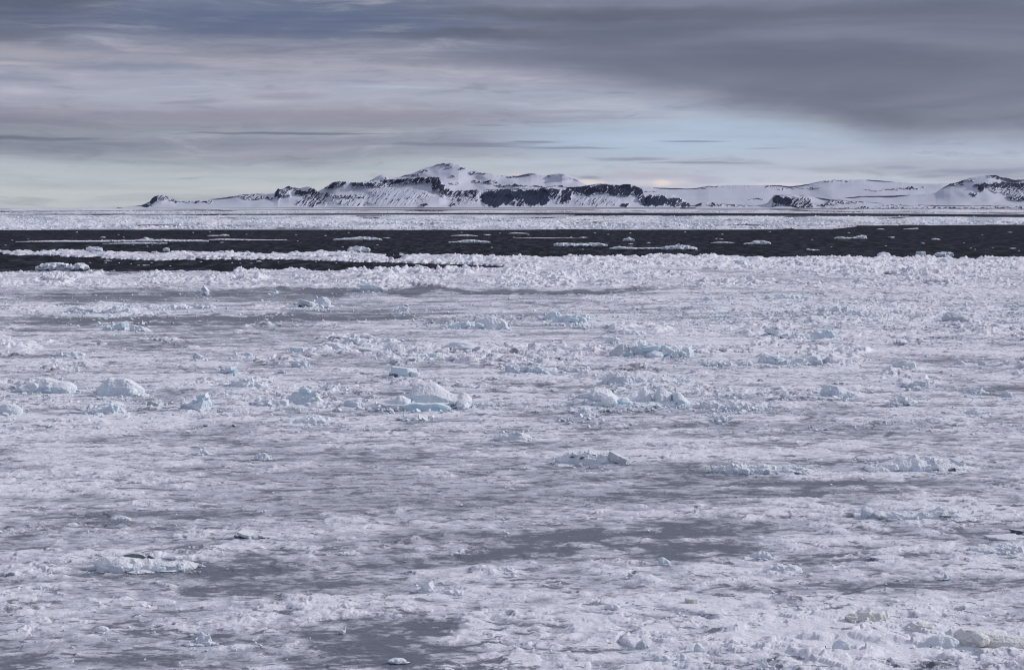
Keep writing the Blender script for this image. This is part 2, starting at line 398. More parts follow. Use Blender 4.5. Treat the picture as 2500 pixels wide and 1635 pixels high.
# snow cover: (x, y, rx, ry, change)   minus = bare grey new ice, plus = snowy
COVER = [(1560, 1334, 330, 24, -.95), (1040, 1338, 190, 10, -.7), (1640, 1300, 180, 12, -.6), (1760, 1335, 90, 28, -.5), (1330, 1322, 120, 8, -.4),
 (880, 1570, 260, 46, -.8), (780, 1535, 160, 14, -.5), (1010, 1528, 110, 14, -.7), (900, 1630, 160, 26, -.6), (1395, 1523, 90, 14, -.7), (1180, 1520, 150, 10, -.4),
 (600, 1376, 120, 18, -.7), (520, 1430, 170, 24, -.45), (420, 1395, 250, 24, -.3), (120, 1420, 160, 30, -.35), (820, 1400, 200, 30, -.3),
 (860, 1230, 480, 80, -.35), (1050, 1245, 200, 30, -.15), (640, 1170, 200, 14, -.2),
 (1850, 1200, 260, 22, -.4), (2230, 1220, 240, 30, -.45), (2150, 1213, 40, 9, -.5), (2140, 1050, 160, 13, -.5), (2050, 1012, 60, 5, -.5), (1650, 1165, 260, 14, -.4), (1900, 1260, 240, 20, -.35), (1700, 1290, 160, 18, -.3),
 (950, 1118, 160, 8, -.55), (1180, 1122, 160, 6, -.4), (600, 1130, 120, 7, -.4), (2400, 1290, 110, 22, -.5), (2180, 1295, 60, 7, -.45), (2420, 1150, 120, 10, -.4), (2300, 1130, 200, 7, -.4),
 (2190, 1366, 90, 12, -.6), (2170, 1434, 50, 4, -.6), (2260, 1420, 180, 12, -.25), (1740, 1560, 60, 8, -.2), (2080, 1430, 60, 8, -.2),
 (1450, 1420, 250, 60, -.22), (1650, 1580, 160, 14, -.3), (1520, 1560, 100, 14, -.3), (200, 1620, 260, 22, -.3),
 (330, 722, 420, 9, -.75), (120, 735, 200, 9, -.5), (600, 735, 200, 6, -.6), (420, 782, 480, 9, -.8), (760, 778, 380, 7, -.7), (130, 778, 200, 5, -.5), (800, 762, 300, 6, -.5), (1150, 767, 260, 4, -.5), (1400, 737, 160, 4, -.7), (880, 740, 300, 4, -.6),
 (150, 665, 210, 5, -1.4), (880, 714, 300, 4, -1.2), (1250, 712, 220, 4, -1.0), (1500, 713, 110, 2.5, -.8), (560, 724, 160, 3, -.6), (1750, 665, 220, 3.5, -.6), (1950, 680, 260, 3, -.6), (2000, 694, 160, 3, -.4),
 (340, 840, 190, 4, -.6), (1400, 941, 120, 4, -.7), (1380, 1000, 120, 5, -.5), (1500, 960, 120, 6, -.3), (1540, 1003, 130, 3, -.8), (1450, 880, 180, 5, -.25), (2300, 750, 60, 3, -.7), (1560, 752, 60, 2, -.8), (1440, 750, 60, 2, -.7), (860, 890, 170, 10, -.3), (450, 960, 160, 12, -.3), (1200, 990, 120, 6, -.5), (1130, 1011, 90, 3, -.6),
 (2080, 925, 80, 4, -.4), (1950, 911, 60, 2, -.8),
 (2050, 1560, 480, 90, .35), (1250, 1480, 260, 30, .15), (1800, 1400, 160, 25, .2), (1450, 1355, 320, 14, .35), (1200, 1560, 190, 16, .15), (300, 1450, 120, 20, .1), (2050, 1480, 300, 30, .2), (1350, 1250, 120, 14, .25), (300, 1190, 300, 10, .2), (1850, 860, 600, 60, .12), (330, 1000, 380, 60, .12), (1000, 1010, 300, 25, .15), (2160, 1366, 52, 6, .9), (1900, 650, 700, 22, .3), (1050, 735, 300, 6, .25), (420, 768, 260, 6, .5), (200, 752, 200, 8, .5), (250, 1065, 260, 14, .15), (1560, 1300, 90, 3, .35), (680, 1495, 170, 5, .3), (1300, 1600, 260, 20, .2), (1580, 1375, 200, 12, .25), (1880, 1165, 120, 7, .5), (2250, 1150, 160, 10, .4), (2240, 1275, 140, 9, .4)]

def water_mask(px, py):
    """signed rows inside open water (>0)"""
    m_ = np.full(px.shape, -99.0, np.float32)
    amp = np.clip((py - 508) * 0.045, 0, 5.5)
    nn = (fbm(px / 46.0, py * 0.11, 3, 5) - 0.5) * 2 * amp + (vn(px / 7.0, py * 0.3, 9) - 0.5) * amp * 0.6
    for band in WATER:
        xs = [b[0] for b in band]
        a = np.interp(px, xs, [b[1] for b in band]); b_ = np.interp(px, xs, [b[2] for b in band])
        ins = np.minimum(py - a, b_ - py + nn * np.where(b_ - a > 12, 1.0, 0.25))
        ins = np.where((px < xs[0]) | (px > xs[-1]), -99, ins)
        m_ = np.maximum(m_, ins)
    # thin broken slits in the far pack
    sl = fbm(px / 130.0, py * 0.55, 4, 91, 0.6)
    far = sst(py, 511, 516) * sst(py, 563, 552)
    m_ = np.maximum(m_, np.where(far > 0, (sl - 0.63 - 0.05 * (1 - far)) * 30, -99))
    # the tongue of brash at the left is thin and open
    tg = np.exp(-((py - 625) / 14.0) ** 2) * sst(px, 1150, 850)
    m_ = np.maximum(m_, np.where(tg > .15, (fbm(px / 60.0, py * 0.22, 4, 95, .65) - 0.60 + .06 * (tg - 1)) * 40, -99))
    m_ = m_ + np.where(m_ > -6, (fbm(px / 9.0, py * .5, 2, 97) - .5) * np.clip((py - 560) * .06, 0, 4), 0)
    return m_
def rubble_amount(px, py):
    """0..1: how broken and heaped the ice is"""
    r = 0.9 * sst(py, 722, 690) + 0.0
    r = np.maximum(r, 0.85 * np.exp(-((py - 655) / 45.0) ** 2))
    r = r * (0.3 + 0.8 * sst(fbm(px / 75.0, py / 9.0, 3, 64), 0.38, 0.58)) * np.where(py > 560, 1, 1.0)
    cl = fbm(px / 170.0, py / 26.0, 3, 61)
    mid = sst(cl, 0.50, 0.66) * np.exp(-((py - 870) / 150.0) ** 2)
    r = np.maximum(r, 0.8 * mid)
    r = np.maximum(r, 0.55 * np.exp(-(((px - 2200) / 600.0) ** 2 + ((py - 770) / 70.0) ** 2)))
    r = np.maximum(r, 0.75 * np.exp(-(((px - 2150) / 480.0) ** 2 + ((py - 1580) / 75.0) ** 2)) * sst(cl + 0.0 * py, 0.35, 0.55))
    r = np.maximum(r, 0.30 * sst(fbm(px / 120.0, py / 34.0, 3, 67), 0.6, 0.75) * sst(py, 1000, 1350))
    for cx, cy, rx, ry, k in COVER:
        if k < -.45:
            r = r * (1 - 0.95 * np.exp(-(((px - cx) / rx) ** 2 + ((py - cy) / (ry * 1.1)) ** 2)))
    return r

def build_sea_ice():
    us = np.arange(-0.312, 0.3121, 0.00056)
    g = [0.00056]; e = [0.312]
    while e[-1] < 1.6: g.append(g[-1] * 1.16); e.append(e[-1] + g[-1])
    e = np.array(e[1:]); us = np.concatenate([-e[::-1], us, e])
    ys = [20.0]
    while ys[-1] < 60000:
        y = ys[-1]
        q = 0.02 if y < 66 else 0.0017 if y < 620 else 0.0030 if y < 1800 else 0.0075 if y < 30000 else 0.03
        ys.append(y * (1 + q))
    ys = np.array(ys)
    nr, nc = len(ys), len(us)
    Yg = np.repeat(ys, nc); Xg = Yg * np.tile(us, nr)
    px, py = to_px(Xg, Yg)
    wm = water_mask(px, py)
    rub = rubble_amount(px, py).astype(np.float32)
    # wear
    cov = np.full(px.shape, 0.62, np.float32)
    wx = (fbm(px / 90.0, py / 22.0, 3, 31) - 0.5); wy = (fbm(px / 90.0, py / 22.0, 3, 41) - 0.5)
    sc = np.clip((py - 508) / 300.0, 0.2, 2.2)
    fr = (fbm(px / 22.0, py / 3.5, 4, 51, .6) - 0.5)
    pxw = px + wx * 300 * sc + fr * 90 * sc; pyw = py + wy * 34 * sc + fr * 16 * sc
    for cx, cy, rx, ry, k in COVER:
        d = ((pxw - cx) / rx) ** 2 + ((pyw - cy) / ry) ** 2
        cov += k * ((0.72 if k <= -.7 else 0.5) if k < 0 else .8) * np.exp(-d * 0.9)
    big = fbm(Xg / 14.0, Yg / 16.0, 4, 3, 0.55); med = fbm(Xg / 2.6, Yg / 3.4, 4, 4, 0.6)
    near = sst(Yg, 900, 250)
    lines = np.abs(fbm(Xg / 30.0, Yg / 22.0, 4, 35) - 0.5)
    cov -= 0.45 * sst(lines, 0.007, 0.0) * near          # old refrozen cracks
    swoosh = fbm((Xg + 0.35 * Yg) / 17.0, (Yg - 0.12 * Xg) / 3.4, 5, 19, 0.62)
    cov += (big - 0.5) * 0.65 * near + (med - 0.5) * 0.3 * near + (swoosh - 0.5) * 1.0 * near
    calm = np.exp(-(((px - 840) / 430.0) ** 2 + ((py - 1200) / 75.0) ** 2) * 1.2)
    cov = np.where(Yg > 1500, 0.50 + (fbm(px / 60.0, py * 0.6, 3, 71) - 0.5) * 0.5, cov)
    # snow patches with crisp, wind-cut edges
    pat = fbm(Xg / 3.2, Yg / 2.6, 5, 24, 0.62) - 0.5; small = fbm(Xg / 0.75, Yg / 0.6, 3, 27, 0.6) - 0.5
    cov += (0.8 * pat * sst(Yg, 1300, 300) + 0.7 * small * sst(Yg, 700, 150)) * np.clip(0.45 + cov, .3, 1.0) * (1 - .45 * calm)
    cov = cov + (0.42 - cov) * 0.72 * calm
    p4 = plates(Xg / 1.3, Yg / 1.0, 131); nr_ = sst(Yg, 420, 200)
    cov += 0.30 * (p4 - 0.22) * nr_ * (1 - rub)
    # relief
    snow = sst(cov, 0.4, 1.0)
    zf = 0.55 + 0.45 * sst(Yg, 130, 300)
    z = 0.04 + zf * 0.06 * snow + 0.06 * nr_ * snow * np.maximum(p4, 0) + 0.07 * zf * snow * sst(med, 0.42, 0.62) + 0.065 * zf * (fbm(Xg / 0.9, Yg / 1.1, 3, 8, 0.6) - 0.5) * (0.15 + snow)
    z += 0.10 * sst(big, 0.5, 0.8) * snow
    p1 = plates(Xg / 0.55, Yg / 0.55, 101); p2 = plates(Xg / 1.5, Yg / 1.5, 111); p3 = plates(Xg / 4.5, Yg / 6.0, 121)
    f1 = sst(Yg, 330, 120); f3 = sst(Yg, 500, 1500)
    cov += rub * (0.12 + 0.9 * (np.where(f3 > .5, p3, np.where(f1 > .5, p1, p2)) - 0.12))  # low gaps between plates get darker: crevice shade put into the cover
    z += rub * (f1 * p1 * 0.20 + (1 - f3) * (1 - 0.45 * f1) * np.maximum(p2, -0.15) * 1.0 + f3 * np.maximum(p3, -0.1) * 2.0)
    z += rub * rub * 0.9 * sst(fbm(Xg / 7.0, Yg / 9.0, 3, 15), 0.5, 0.75) * sst(Yg, 90, 300)
    z += 0.05 * f1 * np.maximum(p1, 0) * sst(med, 0.5, 0.7)
    ice = wm < 0
    z = 0.05 + (z - 0.05) * (1 - 0.5 * np.exp(-((py - 628) / 14.0) ** 2) * sst(px, 1150, 850))
    z = np.where(Yg > 400, 0.12 + (z - 0.12) * (0.15 + 0.85 * sst(-wm, 0.3, 4.0)), z)
    z = np.where(ice, np.maximum(z, -0.05) + 0.25 * sst(-wm, 0, 2.0) * (Yg > 400), -1.2)
    co = np.stack([Xg, Yg, z], 1)
    f = grid_faces(nr, nc, ice)
    me = np_mesh('sea_ice', co, f, M_SEAICE, True)
    attr(me, 'snow', cov); attr(me, 'crack', rub)
    o = link('sea_ice', me); tag(o, kind='structure')
build_sea_ice()

# ------------------------------------------------------------------ mountains
def terrain(prof, yc, depth, back, rocks, seed, lean=0.9, step=0.85, foot=None, dens=1.0, steep=1.0):
    """prof: crest line (photo px); yc: distance of the crest; depth: crest to foot; rocks: outcrop zones (x,y,rx,ry,strength)"""
    xs = [p[0] for p in prof]
    cx = np.arange(xs[0], xs[-1], step)
    T = np.interp(cx, xs, [p[1] for p in prof])
    H = (YH - T) * KP * yc + EYE
    jit = (fbm(cx / 7.0, cx * 0 + seed, 4, seed, 0.6) - 0.5) * 2.0 * KP * yc
    nf, nb = 130, 12
    tf = np.linspace(0, 1, nf)
    if foot is None: foot = 3.0
    rowsY, rowsZ = [], []
    U = (cx - 1250) * KP
    for k in tf:
        y = yc - depth * (1 - k)
        s_ = k ** (1.35 * steep) * 0.8 + 0.2 * k ** 4
        rowsY.append(np.full(cx.shape, y)); rowsZ.append(foot + (H - foot) * s_ + jit * k ** 14)
    for k in np.linspace(0.08, 1, nb):
        rowsY.append(np.full(cx.shape, yc + back * k)); rowsZ.append(foot + (H - foot) * (1 - k ** 1.5 * 1.02))
    Yg = np.array(rowsY); Z = np.array(rowsZ); Xg = U[None, :] * Yg
    PX = np.repeat(cx[None, :], len(Yg), 0); PY = YH - (Z - EYE) / Yg / KP
    rock = np.zeros(Z.shape, np.float32) - 0.25
    wx = PX + (fbm(PX / 12.0, PY / 8.0, 3, seed + 1) - 0.5) * 16; wy = PY + (fbm(PX / 10.0, PY / 8.0, 3, seed + 2) - 0.5) * 10
    for x, y, rx, ry, k in rocks:
        d = ((wx - x) / rx) ** 2 + ((wy - y) / ry) ** 2
        rock = np.maximum(rock, k * (1 - sst(d, 0.35, 1.25)) - 0.25 * sst(d, 0.35, 1.25))
    rock0 = rock.copy()
    a = PX + PY * lean
    st = fbm(a / 2.3, PY / 9.0 - PX / 60.0, 3, seed + 5, 0.65)
    st2 = fbm(PX / 2.4, PY / 2.4, 2, seed + 6)
    rock = rock + ((st - 0.5) * 1.35 * dens + (st2 - 0.5) * 0.6) * (0.35 + .65 * sst(rock0, -.25, .1))
    gul = fbm(a / 5.0, PY / 30.0, 3, seed + 7, 0.6)
    rel = (H[None, :] - foot)
    front = (np.arange(len(Yg)) < nf - 2)[:, None]
    rw = sst(rock0, -.2, .6)
    Yg = Yg - np.where(front, (gul - 0.5) * (3 + 150 * rw) + rw * 90 + (st - 0.5) * 90 * rw + (fbm(PX / 60.0, PY / 30.0, 2, seed + 9) - .5) * 500, 0)
    Xg = U[None, :] * Yg
    co = np.stack([Xg.ravel(), Yg.ravel(), Z.ravel()], 1)
    me = np_mesh('hills', co, grid_faces(Yg.shape[0], len(cx)), M_MTN, True)
    attr(me, 'rock', rock)
    o = link('hills', me); tag(o, kind='structure')
    return o
# far main mountain
terrain([(860, 470), (895, 447), (912, 436), (925, 429), (932, 426.5), (940, 428), (950, 433), (960, 434.5), (975, 432), (990, 427), (1010, 423), (1025, 415), (1040, 410), (1060, 404), (1070, 400), (1085, 398), (1100, 398), (1120, 402), (1140, 411), (1155, 416), (1185, 422), (1215, 428), (1240, 430), (1265, 429), (1285, 424), (1296, 422.5), (1310, 425), (1330, 429.5), (1350, 425), (1372, 423.5), (1385, 427), (1405, 437), (1425, 448), (1445, 458), (1480, 475), (1520, 490)],
    31000, 3200, 2500, [(1000, 426, 34, 2, .4), (1030, 417, 22, 2, .4), (1085, 400, 20, 1.4, .55), (1098, 408, 12, 2, .35), (1130, 412, 12, 2, .5), (1155, 420, 14, 5, .45), (1185, 424, 20, 2, .5), (1200, 445, 26, 4, .5), (1165, 443, 12, 3, .4), (1240, 431, 26, 1.6, .5), (1285, 425, 22, 1.8, .5), (1250, 453, 50, 1.8, .45), (1340, 427, 14, 2, .5), (1362, 425, 16, 1.6, .5), (1105, 430, 8, 1.5, .5), (1340, 455, 60, 1.2, .42), (1110, 448, 16, 2, .4), (940, 436, 10, 3, .3), (905, 440, 12, 3, .5)], 3, foot=40)
# front coast: spit, western peaks, sea cliffs
terrain([(285, 509), (312, 505.5), (345, 501), (365, 493), (372, 484), (378, 479), (395, 476), (403, 478), (415, 482), (430, 491), (455, 490.5), (490, 489), (530, 485), (570, 479), (600, 474), (640, 473), (668, 473), (673, 468), (679, 460), (683, 462.5), (690, 461), (698, 457), (705, 454), (714, 457), (725, 459), (732, 460), (742, 457), (752, 455), (760, 456), (768, 461), (776, 467), (783, 464), (800, 454), (812, 445), (822, 443), (840, 443), (862, 446), (868, 445), (880, 444.5), (895, 443), (920, 440), (950, 438), (985, 436), (1020, 433), (1050, 432), (1072, 433), (1080, 445), (1090, 458), (1110, 466), (1140, 464), (1165, 463), (1178, 472), (1183, 463), (1190, 462), (1240, 461), (1290, 459), (1340, 459), (1380, 464), (1385, 458), (1420, 455), (1450, 450), (1465, 448), (1480, 448.5), (1500, 451), (1515, 452), (1523, 449), (1540, 450), (1560, 457), (1568, 463), (1571, 475), (1575, 483), (1580, 478), (1588, 474), (1605, 474), (1640, 475), (1660, 482), (1680, 494), (1692, 506), (1700, 510)],
    27500, 1700, 1500, [(374, 486, 11, 10, 1.15), (345, 502, 34, 5, .85), (395, 482, 28, 8, .55), (425, 488, 16, 4, .5), (480, 493, 60, 2.5, .4), (640, 483, 60, 3, .45), (600, 478, 60, 3, .3), (678, 470, 8, 12, 1.0), (692, 472, 16, 14, .5), (706, 458, 14, 6, .7), (735, 470, 22, 7, .65), (762, 467, 12, 9, .6), (800, 456, 16, 8, .8), (830, 448, 26, 7, .75), (780, 482, 40, 16, .45), (865, 450, 7, 10, 1.0), (895, 450, 26, 7, .65), (940, 450, 40, 10, .4), (960, 443, 40, 7, .6), (1010, 440, 45, 8, .6), (1055, 440, 24, 12, .8), (1070, 455, 14, 16, .8), (1085, 470, 16, 14, .6), (1110, 473, 24, 10, .6), (1150, 472, 24, 14, .7), (960, 480, 110, 26, .16), (850, 480, 50, 5, .5), (760, 495, 50, 10, .45), (860, 495, 60, 8, .3), (1035, 500, 10, 5, .7), (1105, 498, 12, 6, .7), (1130, 485, 40, 14, .35),
     (1205, 485, 34, 22, 1.25), (1235, 480, 24, 22, 1.15), (1270, 475, 22, 16, 1.0), (1300, 482, 26, 24, 1.1), (1325, 480, 16, 26, 1.15), (1350, 470, 22, 14, .75), (1385, 472, 14, 20, .95), (1370, 485, 24, 14, .6), (1265, 496, 24, 10, .7), (1430, 466, 40, 12, .85), (1475, 462, 36, 13, .85), (1500, 465, 20, 14, .75), (1528, 462, 18, 18, 1.1), (1555, 466, 16, 14, .85), (1568, 485, 10, 16, .7), (1450, 492, 70, 14, .28), (1525, 500, 12, 5, .9), (1585, 492, 20, 16, .95), (1612, 490, 24, 16, .95), (1645, 494, 26, 12, .75), (1675, 500, 16, 8, .7)], 11, foot=26, dens=1.15)
# snow dome and plateau to the right
terrain([(1500, 458), (1565, 457), (1600, 458), (1680, 460.5), (1700, 459), (1730, 454.5), (1760, 454), (1790, 453), (1825, 452), (1870, 452.5), (1900, 452), (1930, 455), (1950, 453), (1980, 448), (2000, 443), (2030, 439.5), (2080, 439), (2130, 439), (2180, 443), (2220, 447), (2260, 449), (2290, 449), (2310, 448), (2340, 449), (2400, 452), (2500, 455), (2700, 455), (2900, 470)],
    32500, 5200, 3000, [(1710, 458, 20, 1.2, .6), (1745, 454.5, 30, 1.1, .5), (1800, 453.5, 30, 1, .5), (1885, 456, 18, 3, .35), (1905, 461, 16, 3, .35), (2015, 441.5, 34, 2, .55), (2060, 441, 20, 2, .3), (2180, 463, 40, 2, .45), (2220, 459, 40, 2.5, .5), (1590, 466, 26, 1, .5), (1850, 486, 24, 2, .5), (2130, 465, 26, .9, .4), (1960, 459.5, 60, .8, .35)], 23, foot=26, dens=0.8)
# low coastal strip of stones
terrain([(1660, 508), (1700, 500), (1712, 495), (1725, 493), (1740, 494), (1775, 499), (1830, 501), (1860, 500), (1872, 497), (1880, 489), (1889, 478), (1895, 475.8), (1935, 475), (1970, 477), (1985, 481), (2030, 487), (2110, 493), (2200, 499), (2300, 502), (2420, 503), (2520, 501), (2700, 504), (2800, 508)],
    26600, 900, 900, [(1705, 499, 10, 5, .85), (1745, 500, 24, 4, .5), (1900, 488, 17, 13, 1.25), (1920, 492, 14, 12, 1.0), (1890, 500, 10, 5, .5), (1955, 490, 34, 10, .5), (1950, 501, 46, 4, .65), (2020, 499, 30, 4, .5), (2060, 492, 60, 3, .4), (1820, 502, 60, 3, .35), (2150, 508, 160, 2.2, .45), (2350, 508, 110, 2, .6), (2200, 500, 60, 2, .35), (2480, 508, 80, 1.6, .6), (1860, 489, 16, 2, .5)], 37, foot=10)
# mountain at the right edge
terrain([(1960, 503), (2020, 487), (2100, 479), (2240, 476), (2285, 470), (2305, 456), (2320, 448.5), (2330, 446.5), (2345, 442), (2370, 434), (2400, 430), (2412, 428), (2430, 428), (2445, 432), (2460, 435), (2480, 439), (2500, 438), (2560, 430), (2640, 440), (2720, 470), (2760, 495)],
    29500, 1900, 1800, [(2330, 449, 26, 2.5, .5), (2360, 441, 24, 3, .4), (2425, 430, 24, 2.4, .85), (2440, 434, 30, 2, .5), (2385, 452, 14, 3, .8), (2395, 460, 9, 9, 1.1), (2410, 452, 20, 7, .8), (2450, 452, 40, 8, .8), (2440, 464, 26, 10, .4), (2490, 455, 30, 8, .7), (2475, 470, 26, 10, .4), (2378, 473, 16, 3, .7), (2490, 484, 20, 8, .5), (2470, 484, 12, 4, .6), (2540, 460, 60, 20, .6)], 47, foot=60)

# ------------------------------------------------------------------ broken ice: prototypes
rng = np.random.default_rng(7)
def hull_proto(kind, r):
    bm = bmesh.new()
    if kind == 'block':
        P = [(sx * r.uniform(.3, .5), sy * r.uniform(.3, .5), sz * r.uniform(.28, .5)) for sx in (-1, 1) for sy in (-1, 1) for sz in (-1, 1) if r.random() > .12]
        P += [tuple(r.uniform(-.45, .45, 3)) for _ in range(3)]
    elif kind == 'slab':
        k = int(r.integers(5, 8)); P = []
        for i in range(k):
            a = (i + r.uniform(-.3, .3)) * 2 * math.pi / k; q = r.uniform(.34, .5)
            P += [(math.cos(a) * q, math.sin(a) * q, .5), (math.cos(a) * q * r.uniform(.88, 1.02), math.sin(a) * q, -.5)]
    elif kind == 'shard':
        P = [(-.45, -.5, -.5), (.45, -.4, -.5), (r.uniform(-.4, .1), -.3, .5), (r.uniform(.1, .4), -.2, r.uniform(.0, .4)),
             (-.4, .4, -.5), (.4, .5, -.5), (r.uniform(-.4, .1), .3, .45), (.3, .3, r.uniform(-.1, .3))]
    else:
        P = []
        for i in range(40):
            v = r.normal(size=3); v /= np.linalg.norm(v); P.append(tuple(v * (.46 + .04 * math.sin(v[0] * 5 + v[1] * 4 + r.uniform(0, .8)))))
    vs = [bm.verts.new(p) for p in P]
    res = bmesh.ops.convex_hull(bm, input=vs)
    bmesh.ops.delete(bm, geom=[g for g in set(res['geom_interior'] + res['geom_unused']) if isinstance(g, bmesh.types.BMVert)], context='VERTS')
    bmesh.ops.triangulate(bm, faces=bm.faces[:])
    bm.verts.index_update()
    v = np.array([q.co[:] for q in bm.verts], np.float32); f = np.array([[q.index for q in fc.verts] for fc in bm.faces], np.int64)
    bm.free(); return v, f
PROTO = {k: [hull_proto(k, rng) for _ in range(24)] for k in ('block', 'slab', 'shard', 'round')}
def rot(ax, ay, az_):
    return np.array(Matrix.Rotation(az_, 3, 'Z') @ Matrix.Rotation(ay, 3, 'Y') @ Matrix.Rotation(ax, 3, 'X'), np.float32)
def bits_mesh(bits):
    """bits: (kind, centre, size, (rx,ry,rz), which)"""
    V, F, n = [], [], 0
    for kind, c_, s_, r_, w in bits:
        if kind == 'raw': V.append(c_); F.append(s_ + n); n += len(c_); continue
        v, f = PROTO[kind][w % 24]
        V.append((v * np.array(s_, np.float32)) @ rot(*r_).T + np.array(c_, np.float32)); F.append(f + n); n += len(v)
    return np.concatenate(V), np.concatenate(F)

BOXF = np.array([(0, 1, 3), (0, 3, 2), (4, 7, 5), (4, 6, 7), (0, 5, 1), (0, 4, 5), (2, 3, 7), (2, 7, 6), (0, 2, 6), (0, 6, 4), (1, 5, 7), (1, 7, 3)])
def body_wall(env, cx, cy, cz, Wm, D, H, r, top=.45, nseg=None):
    """a solid of irregular outline: wide foot, narrower rounded top, heights from env along its length"""
    e = [float(q) for q in env.split(',')]; n = nseg or max(8, len(e) * 2)
    fs = np.linspace(-.5, .5, n + 1); hs = np.interp(fs, np.linspace(-.5, .5, len(e)), e) * H
    dd = D * (0.35 + .65 * np.sqrt(np.clip(1 - (2 * fs) ** 2, 0, 1))); off = np.interp(fs, np.linspace(-.5, .5, 5), r.uniform(-.1, .1, 5)) * D; out_ = []
    for i in range(n):
        for (za, zb, ka, kb) in ((-.35, .55, 1.0, .85), (.5, 1.0, .86, top)):
            v = []
            for j in (i, i + 1):
                ov = (-.02 if j == i else .02) * Wm / n
                for z_, k_ in ((za, ka), (zb, kb)):
                    for sg in (-1, 1):
                        v.append((cx + fs[j] * Wm + ov, cy + off[j] + sg * dd[j] * .5 * k_, cz + (z_ * hs[j] if z_ > 0 else z_ * H * .5)))
            v = np.array(v, np.float32)      # j0: z0-,z0+,z1-,z1+ ; j1 the same
            out_.append(('raw', v, BOXF, None, 0))
    return out_
# ------------------------------------------------------------------ one ice body: blocks fused, worn and roughened
def keep_largest(me):
    """crumbs that came loose from the body are dropped"""
    n = len(me.vertices); e = np.empty(len(me.edges) * 2, np.int32); me.edges.foreach_get('vertices', e); e = e.reshape(-1, 2)
    lab = np.arange(n)
    while True:
        new = lab.copy()
        m = np.minimum(lab[e[:, 0]], lab[e[:, 1]])
        np.minimum.at(new, e[:, 0], m); np.minimum.at(new, e[:, 1], m); new = new[new]; new = new[new]
        if (new == lab).all(): break
        lab = new
    ids, cnt = np.unique(lab, return_counts=True)
    if len(ids) > 1:
        bad = np.nonzero(lab != ids[cnt.argmax()])[0]
        bm = bmesh.new(); bm.from_mesh(me); bm.verts.ensure_lookup_table()
        bmesh.ops.delete(bm, geom=[bm.verts[int(i)] for i in bad], context='VERTS'); bm.to_mesh(me); bm.free()
    return me
def fused(name, bits, vox, H, m_, seed, rough_=1.0):
    V, F = bits_mesh(bits)
    me = bpy.data.meshes.new('raw'); me.from_pydata(V.tolist(), [], F.tolist())
    o = bpy.data.objects.new('raw', me); COL.objects.link(o)
    md = o.modifiers.new('r', 'REMESH'); md.mode = 'VOXEL'; md.voxel_size = vox
    sm = o.modifiers.new('s', 'SMOOTH'); sm.iterations = 1; sm.factor = 0.5
    dg = bpy.context.evaluated_depsgraph_get(); ev = o.evaluated_get(dg)
    r = keep_largest(bpy.data.meshes.new_from_object(ev))
    n = len(r.vertices); co = np.empty(n * 3, np.float32); no = np.empty(n * 3, np.float32)
    r.vertices.foreach_get('co', co); r.vertex_normals.foreach_get('vector', no)
    co = co.reshape(-1, 3); no = no.reshape(-1, 3)
    q = co + seed * 13.7
    s1 = max(H * 0.42, vox * 3); s2 = max(H * 0.16, vox * 2)
    d = (n3(q / s1, 1) - 0.5) * 0.14 * H + (np.abs(n3(q / s2, 2) - 0.5)) * -0.16 * H + (n3(q / (s2 * .45), 3) - 0.5) * 0.06 * H
    co = co + no * (d * rough_)[:, None]
    r.vertices.foreach_set('co', co.ravel()); r.materials.clear(); r.materials.append(m_)
    r.polygons.foreach_set('use_smooth', np.full(len(r.polygons), True)); r.update(); r.name = name
    bpy.data.objects.remove(o); bpy.data.meshes.remove(me)
    return r

